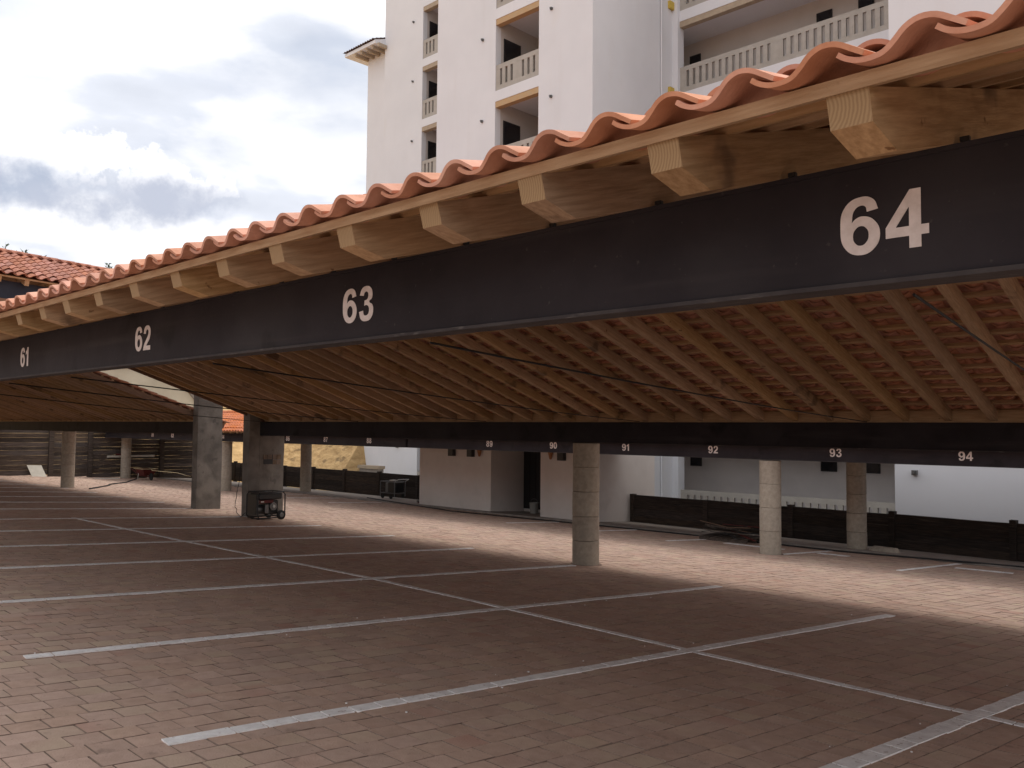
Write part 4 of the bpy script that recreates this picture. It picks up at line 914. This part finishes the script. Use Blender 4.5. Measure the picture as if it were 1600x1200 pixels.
# scrap by the shed corner
T = thing('scrap_pile', 'small heap of broken red and grey scrap at the left corner of the shed', 'debris'); cx, cy = -23.4, 19.75; cz = G(19.8) + 0.02
for k_ in range(9):
    s_ = random.uniform(.12, .3); q = MB(); q.box(-s_, s_, -.06, .06, -.02, .02); o = q.build('scrap_piece', M[random.choice(['wbred', 'concrete', 'oldwood', 'board'])], T)
    o.location = (cx + random.uniform(-.3, .3), cy + random.uniform(-.25, .25), cz + 0.05 + random.uniform(0, .3)); o.rotation_euler = (random.uniform(-.5, .5), random.uniform(-.9, .9), random.uniform(0, 3))
q = MB(); q.box(cx - 0.05, cx + 0.25, cy + 0.3, cy + 0.36, cz, cz + 0.75); q.build('leaning_panel', M['wbred'], T)
# wheelbarrow
T = thing('wheelbarrow', 'dark red wheelbarrow standing by the far left round column', 'wheelbarrow'); cx, cy = -40.3, 17.2; cz = G(17.2)
q = MB(); b0 = [(-.28, -.2, 0.22), (.28, -.2, 0.22), (.28, .2, 0.22), (-.28, .2, 0.22)]; t0 = [(-.55, -.34, .52), (.48, -.34, .52), (.48, .34, .52), (-.55, .34, .52)]
q.add(b0 + t0, [(0, 3, 2, 1), (0, 1, 5, 4), (1, 2, 6, 5), (2, 3, 7, 6), (3, 0, 4, 7)]); o = q.build('tray', M['wbred'], T); o.location = (cx, cy, cz)
md = o.modifiers.new('s', 'SOLIDIFY'); md.thickness = 0.012
q = MB(); q.tube([(p[0] + cx, p[1] + cy, p[2] + cz) for p in t0], 0.014, 6, closed=True); q.build('tray_rim', M['hose'], T)
q = MB()
for s_ in (-1, 1): q.tube([(cx + 0.55, cy + s_ * 0.08, cz + 0.17), (cx - 0.3, cy + s_ * 0.2, cz + 0.21), (cx - 0.95, cy + s_ * 0.3, cz + 0.5)], 0.018, 6)
q.build('handle_frame', M['wbred'], T)
for s_ in (-1, 1):
    q = MB(); q.tube([(cx - 0.28, cy + s_ * 0.22, cz + 0.42), (cx - 0.36, cy + s_ * 0.24, cz)], 0.02, 6); q.build('leg', M['board'], T)
q = MB(); q.wheel((cx + 0.55, cy, cz + 0.17), 0.17, 0.07, 'y', 18); q.build('wheel', M['rubber'], T)
# red post, pale board
T = thing('red_prop', 'red T shaped steel prop leaning at the weathered board wall', 'prop'); y = 17.0
q = MB(); q.box(-42.45, -42.38, y - 0.06, y + 0.06, G(y), G(y) + 1.08); q.build('post', M['red'], T)
q = MB(); q.box(-42.45, -42.37, y - 0.35, y + 0.3, G(y) + 1.081, G(y) + 1.16); q.build('crosshead', M['red'], T)
q = MB(); q.box(-42.5, -42.44, y - 0.75, y + 1.5, G(y) + 0.98, G(y) + 1.07); tag(q.build('pale_plank', M['board']), 'pale narrow plank behind the red T shaped prop', 'plank')
q = MB(); q.hexa([(-42.25, 12.95, G(13)), (-42.22, 12.95, G(13)), (-42.22, 13.55, G(13.5)), (-42.25, 13.55, G(13.5)), (-42.5, 12.8, G(13) + 0.5), (-42.47, 12.8, G(13) + 0.5), (-42.47, 13.4, G(13.4) + 0.5), (-42.5, 13.4, G(13.4) + 0.5)])
tag(q.build('pale_board', M['board']), 'pale square board leaning at the foot of the weathered wall', 'board')
# pallet with scrap strips in front of the fence
T = thing('pallet', 'low wooden pallet heaped with scrap strips in front of the black fence', 'pallet'); cx, cy = -10.55, 18.25; cz = G(18.3) + 0.01
for k_ in range(3):
    q = MB(); q.box(-0.6, 0.6, -0.045, 0.045, 0, 0.09); o = q.build('bearer', M['oldwood_wall'], T); o.location = (cx, cy - 0.42 + k_ * 0.42, cz)
for k_ in range(7):
    q = MB(); q.box(-0.05, 0.05, -0.5, 0.5, 0.091, 0.112); o = q.build('slat', M['oldwood_wall'], T); o.location = (cx - 0.55 + k_ * 0.183, cy, cz)
for k_ in range(16):
    l_ = random.uniform(.3, .65); q = MB(); q.box(-l_, l_, -.03, .03, -.008, .008); o = q.build('strip', M[random.choice(['verge', 'oldwood', 'wbred', 'oldwood_wall', 'void', 'oldwood'])], T)
    o.location = (cx + random.uniform(-.3, .3), cy + random.uniform(-.3, .3), cz + 0.15 + k_ * 0.012); o.rotation_euler = (random.uniform(-.25, .25), random.uniform(-.2, .2), random.uniform(-.6, .6))
# flat stone at the fence foot
q = MB(); n_ = 9; ang = [2 * math.pi * i / n_ for i in range(n_)]
lo_ = [(0.34 * math.cos(a_) * random.uniform(.85, 1.1), 0.15 * math.sin(a_) * random.uniform(.85, 1.1), 0) for a_ in ang]
q.add(lo_ + [(x * 0.8, y * 0.8, 0.09 + random.uniform(-.01, .01)) for x, y, z in lo_], [tuple(range(n_))[::-1], tuple(range(n_, 2 * n_))] + [(i, (i + 1) % n_, n_ + (i + 1) % n_, n_ + i) for i in range(n_)])
o = q.build('flat_stone', M['drum']); o.location = (-7.4, 19.2, G(19.2) + 0.035); tag(o, 'flat beige stone slab at the foot of the black fence right of the rear column', 'stone')
# stray offcut on the paving by the wall
q = MB(); q.box(-0.55, 0.55, -0.03, 0.03, 0, 0.03); o = q.build('timber_offcut', M['board']); o.location = (-40.7, 15.6, G(15.6) + 0.01); o.rotation_euler.z = 0.9; tag(o, 'pale timber offcut lying on the paving near the board wall', 'offcut')
# small litter: chips of paint and mortar between the bays
lit = MB()
for k_ in range(90):
    bu, b0, b1 = random.choice(bays[:6]); v_ = random.uniform(b0, b1); u = bu + SK * (v_ - 6.9) + random.gauss(0, 0.16); s_ = random.uniform(.002, .007); x, y = -u, v_
    lit.box(x - s_, x + s_, y - s_ * .7, y + s_ * .7, G(y) + 0.003, G(y) + 0.006 + s_ * 0.6)
tag(lit.build('paint_chips', M['line']), 'scattered chips of white paint and mortar on the pavers', 'debris', kind='stuff')
